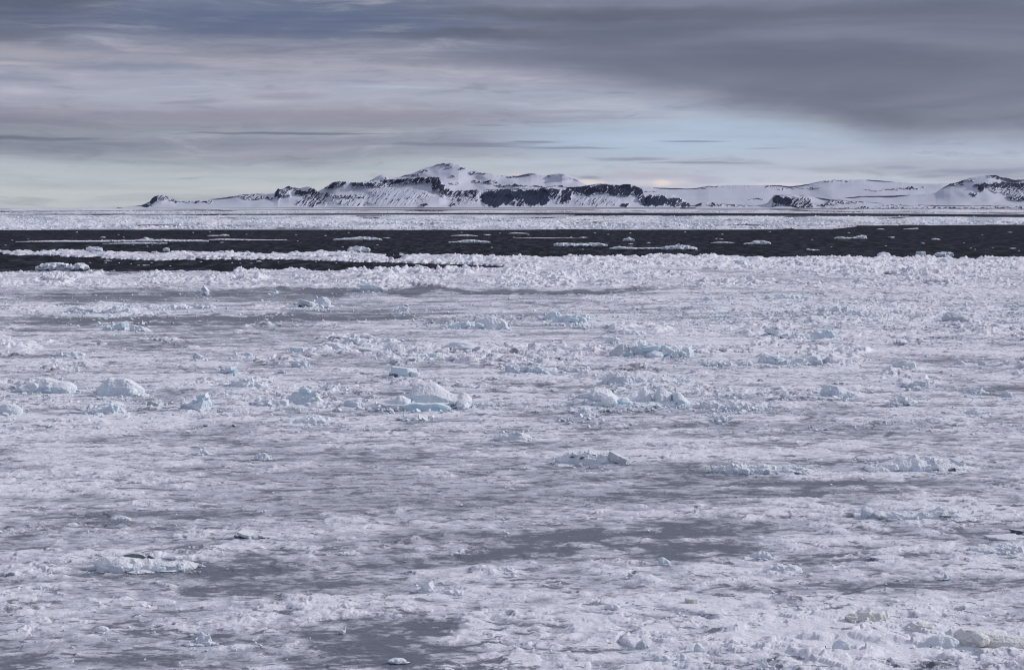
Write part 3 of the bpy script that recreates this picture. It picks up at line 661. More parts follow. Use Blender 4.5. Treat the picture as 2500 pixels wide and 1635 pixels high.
NITEM = [0]; SPOTS = []
def ice_body(style, x0, x1, base, h, env, opt, matn, name, cat, label, group=None):
    NITEM[0] += 1; seed = NITEM[0]; r = np.random.default_rng(seed * 31 + 5)
    cx = (x0 + x1) / 2; X0, Y0 = ground(cx, base)
    m = KP * Y0                                     # metres per photo pixel here
    Wm = (x1 - x0) * m
    D = Wm * float(opt.get('d', 0.6))
    row = Y0 * Y0 * KP / EYE                        # metres of depth per pixel row
    D = min(D, h * 0.9 * row, 60.0) if style != 'strip' else min(D, h * 1.1 * row)
    D = max(D, min(Wm * .3, h * m * 1.5))
    H = max(h * m * 1.0 - D / 2 / row * m * 0.75, 0.46 * h * m)
    vox = max(1.15 * m, Wm / 260, 0.03)
    e = [float(v) for v in env.split(',')] if env else [.45, .85, 1, .9, .4]
    ev = lambda f: float(np.interp(f, np.linspace(-.5, .5, len(e)), e))
    bits = []
    R = lambda a, b: float(r.uniform(a, b)); K = lambda: int(r.integers(0, 24))
    if style in ('pile', 'strip', 'ridge', 'mound'):
        bits += body_wall(','.join(str(q * .8) for q in e), 0, 0, 0, Wm * .97, D * .8, H, r)
    if style in ('pile', 'strip', 'ridge'):
        n = int(min(150, max(12, Wm / max(H, .01) * 10)))
        for i in range(n):
            f = R(-.48, .48); g = R(-.5, .5) * math.sqrt(max(0.05, 1 - (2 * f) ** 2)); top = ev(f) * H * (1 - 1.1 * abs(g)) * R(.5, 1.02)
            hw = max(H * R(.35, .9), vox * 3) * (0.5 + .5 * ev(f)); top = max(top, .1 * H)
            hz = top * R(1.1, 1.7)
            bits.append((['block', 'block', 'slab', 'round', 'shard'][int(r.integers(0, 5))], (f * (Wm - hw * .5), g * D, top - hz * .42), (hw * R(.8, 1.7), hw * R(.6, 1.2), hz), (R(-.45, .45), R(-.5, .5), R(0, 6.28)), K()))
        for i in range(int(n * .35)):           # backbone of larger blocks
            f = R(-.42, .42); top = ev(f) * H
            bits.append(('block', (f * Wm, R(-.15, .15) * D, top * .35), (H * R(.7, 1.3), D * R(.3, .6), top * 1.1), (R(-.2, .2), R(-.2, .2), R(-.6, .6)), K()))
    elif style == 'boulder':
        tl = float(opt.get('t', 0))
        en = env or ('.55,.95,1,.85,.7,.5,.3' if tl > 0 else '.3,.6,.8,.95,1,.9,.5' if tl < 0 else '.45,.8,.95,1,.9,.8,.45')
        bits += body_wall(en, 0, 0, 0, Wm, max(D, H * .9), H * .95, r, .5, 10)
        for i in range(4):
            f = R(-.36, .36); tp = float(np.interp(f, np.linspace(-.5, .5, len(en.split(','))), [float(q) for q in en.split(',')])) * H
            bits.append(('round', (f * Wm, R(-.2, .1) * D, tp * R(.3, .45)), (Wm * R(.3, .5), D * R(.6, .9), tp * R(1.0, 1.2)), (R(-.2, .2), R(-.2, .2), R(0, 6)), K()))
    elif style == 'slab':
        tl = float(opt.get('t', .25)); th = H * float(opt.get('th', .5))
        bits.append(('slab', (0, 0, H * .52), (Wm * 1.0, D * 1.3, th), (R(-.1, .1), tl, R(-.2, .2)), K()))
        for i in range(5):
            f = R(-.35, .4); bits.append(('block', (f * Wm, R(-.3, .3) * D, H * .1), (H * R(.5, 1.2), H * R(.5, 1.), H * R(.5, 1.1)), (R(-.4, .4), R(-.4, .4), R(0, 6)), K()))
    elif style == 'shard':
        for i in range(int(opt.get('n', 3))):
            f = R(-.3, .3) if i else 0; hh = H * (1.0 if i == 0 else R(.4, .8))
            bits.append(('shard', (f * Wm, R(-.2, .2) * D, hh * .4), (Wm * R(.35, .6), max(D * .35, vox * 2.5), hh * 1.25), (R(-.3, .3), R(-.5, .5), R(-.7, .7)), K()))
        for i in range(5):
            bits.append(('block', (R(-.45, .45) * Wm, R(-.4, .4) * D, 0.05 * H), (H * R(.3, .7), H * R(.3, .6), H * R(.3, .6)), (R(-.4, .4), R(-.4, .4), R(0, 6)), K()))
    elif style == 'mound':
        for i, f in enumerate(np.linspace(-.36, .36, 7)):
            bits.append(('round', (f * Wm, R(-.1, .1) * D, ev(f) * H * .12), (Wm * .42, D * R(.8, 1.1), ev(f) * H * 1.75), (0, R(-.1, .1), R(0, 6)), K()))
        for i in range(10):
            f = R(-.4, .4); bits.append(('block', (f * Wm, R(-.25, .1) * D, ev(f) * H * R(.5, .9)), (H * R(.2, .5), H * R(.2, .45), H * R(.2, .4)), (R(-.5, .5), R(-.5, .5), R(0, 6)), K()))
    elif style == 'flat':
        bits.append(('slab', (0, 0, H * .2), (Wm, D, H * .8), (0, 0, 0), K()))
        bits.append(('slab', (.05 * Wm, 0, H * .15), (Wm * .85, D * 1.1, H * .7), (0, 0, 1.0), K()))
        for i in range(int(min(40, 6 + Wm / H))):
            f = R(-.45, .45); bits.append(('block', (f * Wm, R(-.35, .35) * D * math.sqrt(1 - (2 * f) ** 2), H * .5), (H * R(.5, 1.1), H * R(.4, 1.), H * R(.3, .9) * ev(f)), (R(-.5, .5), R(-.5, .5), R(0, 6)), K()))
    me = fused(name, bits, vox, H, MATS[matn], seed, 0.5 if style in ('boulder', 'slab', 'shard') else 0.6)
    o = link(name, me); o.location = (X0, Y0 + D * .5, 0.10)
    tag(o, label, cat, group)
    if style not in ('strip', 'flat') and base > 600 and 'ns' not in opt:
        dr = []
        for i in range(7):
            f = R(-.5, .55)
            dr.append(('round', (f * Wm, R(-.35, .1) * D, -.03 * H), (Wm * R(.25, .45), D * R(.4, .8) + H * .4, H * R(.22, .42)), (0, 0, R(0, 6)), K()))
        for i in range(14):
            f = R(-.6, .6); q = H * R(.12, .32); dr.append(('block', (f * Wm, R(-.6, .3) * D, q * .1), (q * 1.5, q, q), (R(-.5, .5), R(-.5, .5), R(0, 6)), K()))
        k_ = link('snow_drift', fused('snow_drift', dr, vox * 1.2, H * .4, M_SNOW, seed + .5, 1.3), o)
    for pt in opt.get('p', []):                     # parts: (name, material, kind, fx, fy, fz, sx, sy, sz, tilt)
        nm, mt, kd, fx_, fy_, fz_, sx, sy, sz, tt = pt
        if kd.startswith('env:'):
            link(nm, fused(nm, body_wall(kd[4:], fx_ * Wm, fy_ * D, fz_ * H, sx * Wm, sy * D, sz * H, r, tt or .5), vox, sz * H, MATS[mt], seed + .25, .35), o); continue
        b = [(kd, (fx_ * Wm, fy_ * D, fz_ * H), (sx * Wm, sy * D, sz * H), (0.05, tt, R(-.25, .25)), K()),
             (kd, (fx_ * Wm + .1 * sx * Wm, fy_ * D, fz_ * H - .1 * sz * H), (sx * Wm * .8, sy * D, sz * H * .8), (-.1, tt * .6, R(-.5, .5)), K())]
        link(nm, fused(nm, b, vox, sz * H, MATS[mt], seed + .25, .4), o)
    SPOTS.append((cx, base, (x1 - x0) / 2, h))
    return o

def B(nm, mt, kd, *a): return (nm, mt, kd) + a
I = ice_body
# --- the large hummocks and blocks in the middle distance (left to right, far to near)
I('boulder', 30, 176, 962, 39, '.35,.5,.55,.9,1,.8,.72,.7,.35', dict(ns=1, d=.5, p=[B('ice_block', 'pale', 'round', -.3, -.25, .2, .34, .6, .6, .2), B('blue_ice_face', 'blue', 'round', .08, -.36, .14, .2, .3, .4, 0), B('snow_crest', 'ice', 'round', .3, -.1, .25, .36, .7, .8, .3)]), 'ice', 'ice_hummock', 'ice hummock', 'large rounded white hummock with two humps, the far left of the pair of big hummocks')
I('boulder', 229, 344, 970, 48, '.35,.75,1,.93,.98,.85,.6,.3', dict(d=.6, p=[B('blue_ice_face', 'pale', 'env:.5,1,.9,.6', -.28, -.32, 0, .34, .4, .7, .4), B('ice_block', 'pale', 'round', .3, -.3, .18, .3, .6, .6, .3)]), 'ice', 'ice_hummock', 'ice hummock', 'large domed pale blue ice hummock, the right one of the pair at left')
I('boulder', -22, 50, 1015, 28, '', dict(), 'ice', 'ice_boulder', 'ice block', 'rounded white ice block cut off by the left edge of the picture')
I('ridge', 205, 298, 1014, 34, '.3,.4,.45,.5,.9,.8', dict(p=[B('ice_block', 'pale', 'block', .3, -.1, .4, .32, .8, 1.0, .2)]), 'ice', 'ice_hummock', 'ice hummock', 'low snowy ridge ending in a pointed pale pyramid, in front of the two big hummocks')
I('ridge', 446, 511, 1005, 43, '.4,.6,.7,.95,1', dict(p=[B('blue_ice_face', 'blue', 'slab', .2, -.3, .62, .5, .3, .35, -.8), B('ice_block', 'pale', 'block', .25, 0, .5, .45, .8, 1.1, -.2)]), 'pale', 'ice_block', 'ice block', 'craggy ice block with a blue crack and a sharp right-hand peak')
I('pile', 360, 395, 995, 20, '', {}, 'grey', 'ice_block', 'ice block', 'small greyish rubble heap just left of the block with the blue crack')
I('slab', 272, 313, 808, 21, '', dict(t=-.35, th=.7), 'pale', 'ice_block', 'ice block', 'smooth wedge shaped pale blue block behind the grey streaks at left')
I('pile', 317, 364, 810, 18, '1,.9,.7,.5,.2', {}, 'ice', 'ice_heap', 'ice heap', 'white pointed heap of broken ice right of the pale blue wedge block')
I('boulder', 250, 272, 807, 12, '', {}, 'pale', 'ice_boulder', 'ice block', 'small rounded bluish block left of the pale blue wedge block')
I('boulder', 469, 497, 880, 18, '', dict(t=.2), 'grey', 'ice_boulder', 'ice block', 'grey-shaded rounded block on a long snow floe at left')
I('shard', 563, 583, 873, 19, '', dict(n=2), 'pale', 'ice_shard', 'ice shard', 'upright tooth of pale blue ice standing on a long snow floe')
I('boulder', 593, 616, 871, 10, '', {}, 'pale', 'ice_boulder', 'ice block', 'low blue-white block beside the upright ice tooth')
I('slab', 538, 579, 915, 20, '', dict(t=-.4, p=[B('blue_ice_face', 'blue', 'slab', .25, -.3, .3, .4, .3, .5, -.2)]), 'pale', 'ice_slab', 'ice slab', 'tilted slab with a blue right face below the upright ice tooth')
I('ridge', 156, 229, 765, 19, '.4,.8,1,.6,.7,.3', {}, 'ice', 'pressure_ridge', 'ice ridge', 'white jagged ridge at far left between two bands of grey ice')
I('ridge', 247, 331, 768, 25, '.5,.4,1,.6,.8,.5', {}, 'ice', 'pressure_ridge', 'ice ridge', 'white jagged ridge with a tall middle peak above the grey streaks')
I('ridge', 340, 460, 755, 12, '.7,.9,.6,1,.5', {}, 'ice', 'pressure_ridge', 'ice ridge', 'low row of broken white blocks trailing right of the tall-peaked ridge')
I('pile', 129, 202, 872, 15, '', {}, 'ice', 'ice_heap', 'ice heap', 'low pale heap of ice on the flat snow at left')
I('pile', 478, 525, 754, 11, '.5,1,.6,.9,.4', {}, 'ice', 'ice_heap', 'ice heap', 'little white heap with two upright points at the end of the ridge row')
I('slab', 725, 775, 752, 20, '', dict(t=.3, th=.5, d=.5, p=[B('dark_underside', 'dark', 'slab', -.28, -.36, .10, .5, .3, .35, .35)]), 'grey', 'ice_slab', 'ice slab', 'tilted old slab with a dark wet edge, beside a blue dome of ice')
I('boulder', 768, 806, 750, 26, '', dict(p=[B('blue_ice_face', 'blue', 'round', .0, -.25, .5, .6, .5, .8, 0)]), 'ice', 'ice_hummock', 'ice hummock', 'snow-capped dome showing bright blue ice, next to a tilted old slab')
I('pile', 967, 1000, 764, 16, '', {}, 'ice', 'ice_heap', 'ice heap', 'pointed white heap alone on streaky grey ice near the centre')
I('ridge', 1072, 1160, 803, 22, '.3,.5,.7,.8,.9', {}, 'pale', 'pressure_ridge', 'ice ridge', 'long low bluish ridge leading up to a round ice dome at centre')
I('boulder', 1160, 1240, 805, 32, '', dict(p=[B('ice_block', 'pale', 'round', -.35, -.3, .3, .35, .6, .6, 0)]), 'ice', 'ice_hummock', 'ice hummock', 'round crumbly ice dome at the end of the long low bluish ridge')
I('slab', 757, 795, 861, 19, '', dict(t=-.15, th=.9), 'ice', 'ice_slab', 'ice slab', 'upturned snow slab with a dark left edge, left half of a leaning pair')
I('slab', 782, 845, 861, 22, '', dict(t=.12, th=.9), 'ice', 'ice_slab', 'ice slab', 'wide smooth snow slab, right half of a leaning pair')
I('slab', 701, 744, 863, 14, '', dict(t=.0, th=.9), 'pale', 'ice_block', 'ice block', 'low flat-topped bluish block left of the leaning pair of snow slabs')
I('pile', 830, 980, 846, 22, '.6,1,.8,.7,.9,.5', {}, 'ice', 'ice_heap', 'ice heap', 'wide bank of crumbled white ice behind the leaning pair of slabs')
I('slab', 865, 930, 863, 15, '', dict(t=.1), 'grey', 'ice_slab', 'ice slab', 'jagged low slab with grey sides in front of the wide crumbled bank')
I('boulder', 1096, 1235, 860, 25, '.85,1,.95,.75,.6,.5,.45,.4,.25', dict(d=.35, p=[B('blue_ice_face', 'blue', 'round', -.36, -.3, .25, .22, .5, .6, 0)]), 'pale', 'ice_slab', 'ice slab', 'long pale slab with a blunt blue left end and a tail falling to the right')
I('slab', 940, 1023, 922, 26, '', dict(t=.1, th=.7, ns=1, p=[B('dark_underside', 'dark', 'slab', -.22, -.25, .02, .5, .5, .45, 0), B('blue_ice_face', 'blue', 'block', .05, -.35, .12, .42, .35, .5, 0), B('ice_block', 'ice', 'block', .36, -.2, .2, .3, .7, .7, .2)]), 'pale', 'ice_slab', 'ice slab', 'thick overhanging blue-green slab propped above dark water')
I('mound', 690, 782, 990, 47, '.2,.5,.95,.85,.3', dict(p=[B('blue_ice_face', 'blue', 'round', .06, -.22, .74, .34, .34, .42, 0)]), 'ice', 'ice_hummock', 'ice hummock', 'snow mound with a vivid sky-blue patch of ice near its top')
I('ridge', 620, 700, 995, 24, '.5,.7,.9,.8,.9', {}, 'ice', 'pressure_ridge', 'ice ridge', 'white rubble bank leaning against the mound with the sky-blue patch')
I('slab', 835, 886, 999, 23, '', dict(t=-.12, th=1.0, p=[B('blue_ice_face', 'pale', 'block', -.05, -.3, .4, .8, .5, .9, 0)]), 'ice', 'ice_block', 'ice block', 'squared blue-white block at the left corner of the big central floe')
# the big floe: one thing with its blocks
I('flat', 880, 1150, 1003, 24, '.4,.5,.6,.8,.8', dict(d=.5, ns=1, p=[
    B('ice_block', 'ice', 'env:.38,.45,.48,.5,.93,.97,1,.99,1,.95,.80,.66,.55,.46,.42,.56,.5,.3', .148, .3, 0, .70, .75, 3.1, .35),
    B('ice_block', 'pale', 'env:.6,1,.95,.7,.6', -.13, -.1, .3, .15, .4, 1.3, .5), B('blue_ice_face', 'blue', 'env:.5,.9,1,.8,.9,1,.7,.4', .10, -.42, .05, .42, .3, .85, .7),
    B('snow_block', 'ice', 'round', .42, -.2, .4, .14, .6, 1.6, 0), B('snow_drift', 'snow', 'round', -.32, .2, .1, .5, .9, 1.3, 0)]),
    'ice', 'ice_floe', 'ice floe', 'biggest floe near the centre, carrying a tall smooth flat-faced ice block')
I('pile', 781, 825, 955, 16, '', {}, 'ice', 'ice_heap', 'ice heap', 'small sloping heap behind the mound with the sky-blue patch')
I('mound', 717, 803, 1038, 19, '', {}, 'ice', 'snow_mound', 'snow mound', 'smooth low snow mound in front of the mound with the sky-blue patch')
I('mound', 975, 1042, 1026, 13, '.4,.6,.8,.9,.6', {}, 'ice', 'snow_mound', 'snow mound', 'thin snowy hump just in front of the big central floe')
I('slab', 676, 698, 915, 11, '', dict(t=-.3), 'grey', 'ice_slab', 'ice slab', 'tiny grey tilted slab on smooth snow left of centre')
I('pile', 716, 752, 898, 20, '.8,1,.7,.9,.8', {}, 'pale', 'ice_heap', 'ice heap', 'two-step pale heap standing right of smooth snow, left of centre')
I('pile', 991, 1092, 878, 17, '.7,.9,.6,1,.5', {}, 'pale', 'ice_heap', 'ice heap', 'scatter of bluish lumps above the overhanging slab')
I('pile', 560, 650, 948, 26, '.5,.8,1,.7,.5', {}, 'ice', 'ice_heap', 'ice heap', 'broad grey-white heap left of centre, below the smooth snow')
# centre right
I('boulder', 1326, 1372, 784, 25, '', dict(t=-.2), 'pale', 'ice_block', 'ice block', 'rounded left end of the high bluish ice row right of centre')
I('ridge', 1365, 1442, 790, 26, '.7,.9,1,.9,.8', dict(p=[B('blue_ice_face', 'blue', 'slab', -.05, -.38, .3, .5, .3, .4, .1)]), 'pale', 'ice_block', 'ice block', 'broken row of bluish blocks with a blue seam at its foot, right of centre')
I('pile', 1399, 1447, 806, 14, '', {}, 'grey', 'ice_heap', 'ice heap', 'grey-sided lump in front of the bluish row right of centre')
I('boulder', 1491, 1548, 873, 36, '', dict(t=-.3, ns=1, p=[B('blue_ice_face', 'blue', 'slab', .3, -.35, .15, .4, .3, .45, -.5)]), 'grey', 'ice_boulder', 'ice block', 'dark-shaded rounded boulder with a blue edge at the left end of a long hummock')  # the boulder's shade is painted in as a greyer ice colour
I('ridge', 1538, 1700, 874, 43, '.9,1,.8,.75,.85,.8,.4', dict(p=[B('blue_ice_face', 'blue', 'slab', -.18, -.28, .5, .34, .3, .3, -.1), B('ice_block', 'pale', 'round', -.12, -.5, .15, .3, .5, .55, 0)]), 'pale', 'ice_hummock', 'ice hummock', 'long hummock with a vivid blue seam, right of the dark-shaded boulder')
I('pile', 1512, 1581, 820, 13, '', {}, 'ice', 'ice_heap', 'ice heap', 'white crumbled heap behind the long hummock with the blue seam')
I('pile', 1477, 1515, 842, 20, '', {}, 'ice', 'ice_heap', 'ice heap', 'white lump behind the dark-shaded boulder')
I('pile', 1236, 1292, 912, 26, '.5,1,.7,.8,.6', {}, 'ice', 'ice_heap', 'ice heap', 'white lumpy heap, leftmost of three in a row at centre')
I('pile', 1290, 1362, 914, 21, '.7,1,.8,.6', {}, 'pale', 'ice_heap', 'ice heap', 'rounded bluish heap, middle one of three in a row at centre')
I('pile', 1375, 1442, 912, 20, '.6,.8,1,.7', {}, 'ice', 'ice_heap', 'ice heap', 'white rising heap, rightmost of three in a row at centre')
I('pile', 1471, 1552, 940, 29, '.5,1,.9,.7', {}, 'ice', 'ice_hummock', 'ice hummock', 'steep craggy heap with a round knob on top, above the long bouldery floe')
I('ridge', 1550, 1698, 937, 19, '.9,.5,.8,.6,.4,.9', {}, 'ice', 'pressure_ridge', 'ice ridge', 'low line of broken ice running right from the steep craggy heap')
I('ridge', 1430, 1694, 998, 26, '.6,.8,.7,.5,.5,.6,.5,.6,.5', dict(d=.45, p=[
    B('ice_block', 'ice', 'round', -.33, .2, .9, .3, .9, 2.6, 0), B('ice_block', 'pale', 'round', -.27, -.25, .5, .18, .5, 1.5, 0), B('ice_block', 'ice', 'env:.2,.6,1,.7,.3', .06, .2, .1, .17, .6, 1.9, .4),
    B('ice_block', 'ice', 'env:.5,.9,1,.7,.6', .24, .2, .1, .17, .7, 2.1, .5), B('blue_ice_face', 'pale', 'env:.8,1,.9,.5,.3', .40, .0, .1, .15, .6, 1.5, .4), B('blue_ice_face', 'blue', 'env:.6,1,.9,.5', -.13, -.15, .1, .14, .3, .9, .5)]),
    'pale', 'ice_floe', 'ice floe', 'long floe right of centre with a line of rounded boulders along it')
I('slab', 1410, 1456, 975, 15, '', dict(t=-.2, th=.8), 'ice', 'ice_slab', 'ice slab', 'smooth snow slab leaning on the far left end of the long bouldery floe')
I('pile', 1716, 1792, 895, 15, '', {}, 'pale', 'ice_heap', 'ice heap', 'low bluish row of lumps left of the block with the turquoise hollow')
I('pile', 1800, 1840, 893, 13, '', {}, 'pale', 'ice_heap', 'ice heap', 'small pale lump between the bluish row and the block with the turquoise hollow')
I('ridge', 1713, 1880, 1003, 26, '.8,.9,.5,.9,1,.7,.8', {}, 'ice', 'pressure_ridge', 'ice ridge', 'uneven white ridge right of the long bouldery floe')
I('flat', 1366, 1393, 1030, 9, '', {}, 'snow', 'ice_floe', 'ice floe', 'small flat snowy floe below the long bouldery floe')
I('mound', 1743, 1776, 1030, 15, '', {}, 'ice', 'snow_mound', 'snow mound', 'small white mound below the uneven white ridge')
I('pile', 1412, 1458, 1018, 25, '.4,1,.6,.4', {}, 'ice', 'ice_heap', 'ice heap', 'pointed heap at the front left of the long bouldery floe')
I('slab', 1718, 1742, 738, 14, '', {}, 'pale', 'ice_slab', 'ice slab', 'single pale upright slab in the far field right of centre')
# right
I('slab', 1866, 1914, 826, 24, '', dict(t=.35), 'pale', 'ice_slab', 'ice slab', 'tilted blue-grey slab at the left end of the row with the turquoise peak')
I('ridge', 1905, 2045, 832, 31, '.4,.6,.5,.6,.7,1,.9', dict(p=[B('blue_ice_face', 'blue', 'slab', .4, -.2, .5, .12, .3, .8, -.9), B('dark_underside', 'dark', 'slab', -.4, -.36, .06, .22, .25, .3, .2)]), 'pale', 'ice_hummock', 'ice hummock', 'row of blue-white blocks rising to a turquoise peak at its right end')
I('boulder', 2306, 2381, 789, 29, '', dict(t=.35), 'grey', 'ice_hummock', 'ice hummock', 'blue-grey pyramid of ice standing alone at far right')
I('ridge', 1860, 2034, 893, 29, '.5,1,.8,.4,.6,1,.9,.3', dict(p=[B('blue_ice_face', 'blue', 'block', -.27, -.25, .4, .12, .3, .5, 0)]), 'ice', 'ice_hummock', 'ice hummock', 'broad snowy hummock with a turquoise hollow near its left end')
I('boulder', 2013, 2048, 892, 21, '', dict(t=.3), 'grey', 'ice_boulder', 'ice block', 'pointed grey-white boulder touching the hummock with the turquoise hollow')
I('boulder', 2183, 2244, 906, 27, '', dict(p=[B('ice_block', 'pale', 'block', .15, -.2, .4, .5, .7, .8, 0)]), 'grey', 'ice_boulder', 'ice block', 'lumpy grey-blue boulder in the right part of the field')
I('boulder', 2008, 2086, 972, 33, '', dict(t=.25), 'ice', 'ice_boulder', 'ice block', 'smooth white boulder with a steep left face and a sloping right side')
I('boulder', 2336, 2360, 892, 13, '', dict(t=.3), 'ice', 'ice_boulder', 'ice block', 'small cone of ice, left one of a matching pair at right')
I('boulder', 2390, 2414, 894, 14, '', dict(t=.3), 'ice', 'ice_boulder', 'ice block', 'small cone of ice, right one of a matching pair at right')
I('pile', 2363, 2409, 962, 17, '', {}, 'ice', 'ice_heap', 'ice heap', 'low white lump with two tops at right, below the pair of cones')
I('boulder', 2446, 2473, 970, 14, '', {}, 'ice', 'ice_boulder', 'ice block', 'small round boulder nearest the right edge in the middle field')
I('mound', 2180, 2240, 988, 21, '.3,.7,1,.6,.3', {}, 'ice', 'snow_mound', 'snow mound', 'pointed snow mound right of the smooth white boulder')
I('pile', 2207, 2274, 948, 20, '.8,.6,1,.7', {}, 'ice', 'ice_heap', 'ice heap', 'spiky white heap above the pointed snow mound')
I('mound', 2360, 2408, 1016, 17, '', {}, 'ice', 'snow_mound', 'snow mound', 'knobbly snow mound at right on smooth pale snow')
I('ridge', 1873, 1982, 733, 16, '.7,.8,1,.7,.5', {}, 'pale', 'pressure_ridge', 'ice ridge', 'pale snowy ridge in the far field, left of two similar ones')
I('ridge', 1997, 2086, 763, 17, '.5,.9,1,.8', {}, 'ice', 'pressure_ridge', 'ice ridge', 'flat white bank in the far field right of the small blue cube')
I('ridge', 2086, 2160, 777, 18, '.6,1,.7,.9,.4', {}, 'ice', 'pressure_ridge', 'ice ridge', 'white bank with a grey lump, joined below the flat white bank')
I('slab', 1922, 1942, 752, 12, '', dict(t=-.2), 'blue', 'ice_block', 'ice block', 'small light-blue cube of ice in the far field at right')
I('slab', 1793, 1824, 648, 12, '', dict(th=.9, t=.05, ns=1), 'blue', 'ice_block', 'ice block', 'bright blue block on the flat snow just below the open water')
I('slab', 1937, 1964, 648, 14, '', dict(t=.5, th=.5, ns=1), 'pale', 'ice_slab', 'ice slab', 'upturned pale slab with a sharp left edge near the open water')
I('boulder', 2292, 2320, 645, 15, '', dict(ns=1), 'pale', 'ice_boulder', 'ice block', 'tall bluish boulder behind the edge of the open water at right')
I('boulder', 2409, 2433, 645, 12, '', dict(ns=1), 'pale', 'ice_boulder', 'ice block', 'smaller bluish boulder near the right edge behind the open water')
I('boulder', 2143, 2176, 627, 12, '', dict(ns=1), 'ice', 'ice_boulder', 'ice block', 'pointed white block on the very edge of the open water at right')
I('slab', 2235, 2262, 626, 11, '', dict(t=0, th=1, ns=1), 'pale', 'ice_block', 'ice block', 'squared pale block on the water edge between two rounder ones')
I('pile', 2284, 2332, 626, 13, '', dict(ns=1), 'ice', 'ice_heap', 'ice heap', 'humped white heap on the water edge, right of the squared pale block')
I('slab', 486, 512, 720, 22, '', dict(t=.9, th=.5, ns=1), 'ice', 'ice_slab', 'ice slab', 'tall upended slab showing dark underside in the jumbled ice at left')
I('shard', 664, 680, 719, 17, '', dict(n=2, ns=1), 'pale', 'ice_shard', 'ice shard', 'upright white fin of ice in front of the jumbled belt at left')
I('boulder', 860, 945, 714, 20, '', dict(ns=1, d=.3), 'pale', 'ice_hummock', 'ice hummock', 'wide furrowed pale block on the jumbled belt left of centre')
I('boulder', 1315, 1350, 678, 17, '', dict(ns=1), 'grey', 'ice_boulder', 'ice block', 'greenish-grey lump in the jumbled belt near centre')
# --- foreground
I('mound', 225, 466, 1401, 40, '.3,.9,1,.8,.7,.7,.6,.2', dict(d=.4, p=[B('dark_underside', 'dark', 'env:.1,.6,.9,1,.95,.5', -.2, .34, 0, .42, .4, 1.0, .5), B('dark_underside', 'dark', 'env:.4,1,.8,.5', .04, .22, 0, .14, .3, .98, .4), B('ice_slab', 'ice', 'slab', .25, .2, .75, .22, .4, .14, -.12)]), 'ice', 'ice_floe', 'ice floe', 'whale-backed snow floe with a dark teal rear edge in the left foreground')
I('slab', 567, 628, 1318, 17, '', dict(t=.22, th=.5, ns=1, p=[B('dark_underside', 'dark', 'slab', -.3, -.2, .12, .4, .4, .4, .3)]), 'grey', 'ice_slab', 'ice slab', 'thin tilted slab with a dark gap under its left end, left foreground')  # dark piece stands in for the shade in the gap
I('slab', 622, 664, 1319, 9, '', dict(t=.12, th=.6, ns=1), 'grey', 'ice_slab', 'ice slab', 'flatter second slab lying right of the thin tilted one')
I('shard', 477, 517, 1113, 21, '', dict(n=3), 'ice', 'ice_shard', 'ice shard', 'two leaning white splinters of ice above the smooth grey field')
I('pile', 620, 658, 1125, 18, '', {}, 'ice', 'ice_heap', 'ice heap', 'cone-shaped white heap above the smooth grey field')
I('shard', 86, 110, 1446, 15, '', dict(n=2), 'ice', 'ice_shard', 'ice shard', 'small white pyramid of ice by the left edge of the foreground')
I('shard', 454, 524, 1580, 33, '', dict(n=4), 'ice', 'ice_shard', 'ice shard', 'crossed shell-like plates of ice at the bottom left')
I('shard', 485, 500, 1387, 11, '', dict(n=2), 'ice', 'ice_shard', 'ice shard', 'tiny peaked chip of ice right of the whale-backed floe')
I('mound', 267, 313, 1275, 14, '', {}, 'ice', 'snow_mound', 'snow mound', 'small bright snow hump alone in the left foreground')
I('shard', 828, 852, 1550, 21, '', dict(n=1, ns=1), 'ice', 'ice_shard', 'ice shard', 'single white fin sticking out of the dark grey new ice at bottom')
I('boulder', 229, 264, 1546, 13, '', {}, 'snow', 'snow_mound', 'snow mound', 'round snow-covered lump with a thin shadow, bottom left')
I('boulder', 447, 463, 1306, 9, '', {}, 'grey', 'ice_boulder', 'ice block', 'tiny grey stone-like lump left of the thin tilted slab')
I('mound', 1209, 1294, 1080, 27, '.3,.7,1,.8,.5', {}, 'ice', 'snow_mound', 'snow mound', 'lone crumbly snow mound on streaky ice just below the centre')
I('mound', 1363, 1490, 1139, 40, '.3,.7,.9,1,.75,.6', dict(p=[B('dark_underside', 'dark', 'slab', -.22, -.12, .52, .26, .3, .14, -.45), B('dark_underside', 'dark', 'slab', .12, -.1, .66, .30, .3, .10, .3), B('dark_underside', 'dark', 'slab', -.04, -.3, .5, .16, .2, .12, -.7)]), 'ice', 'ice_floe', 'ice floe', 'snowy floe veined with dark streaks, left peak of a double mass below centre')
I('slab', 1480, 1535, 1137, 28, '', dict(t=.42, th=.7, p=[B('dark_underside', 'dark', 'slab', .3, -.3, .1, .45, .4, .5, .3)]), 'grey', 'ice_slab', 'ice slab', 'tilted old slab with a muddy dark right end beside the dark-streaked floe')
I('slab', 1025, 1064, 1450, 23, '', dict(t=-.5, th=.9), 'ice', 'ice_block', 'ice block', 'upright wedge of white ice in the centre foreground')
I('pile', 1083, 1132, 1456, 15, '.6,1,.5,.8,.4', {}, 'ice', 'ice_heap', 'ice heap', 'crumbled little heap right of the upright wedge in the foreground')
I('boulder', 948, 992, 1624, 13, '', {}, 'ice', 'ice_boulder', 'ice block', 'flat rounded lump at the bottom edge near dark grey ice')
I('boulder', 1608, 1638, 1382, 19, '', dict(t=.2), 'ice', 'ice_boulder', 'ice block', 'rounded boulder below the broad dark grey pool of new ice')
I('slab', 1532, 1552, 1413, 11, '', dict(t=.5), 'grey', 'ice_slab', 'ice slab', 'small dark-sided chip left of the boulder below the grey pool')
I('pile', 1219, 1256, 1402, 16, '', {}, 'ice', 'ice_heap', 'ice heap', 'small pointed heap on the snow below the long grey pool')
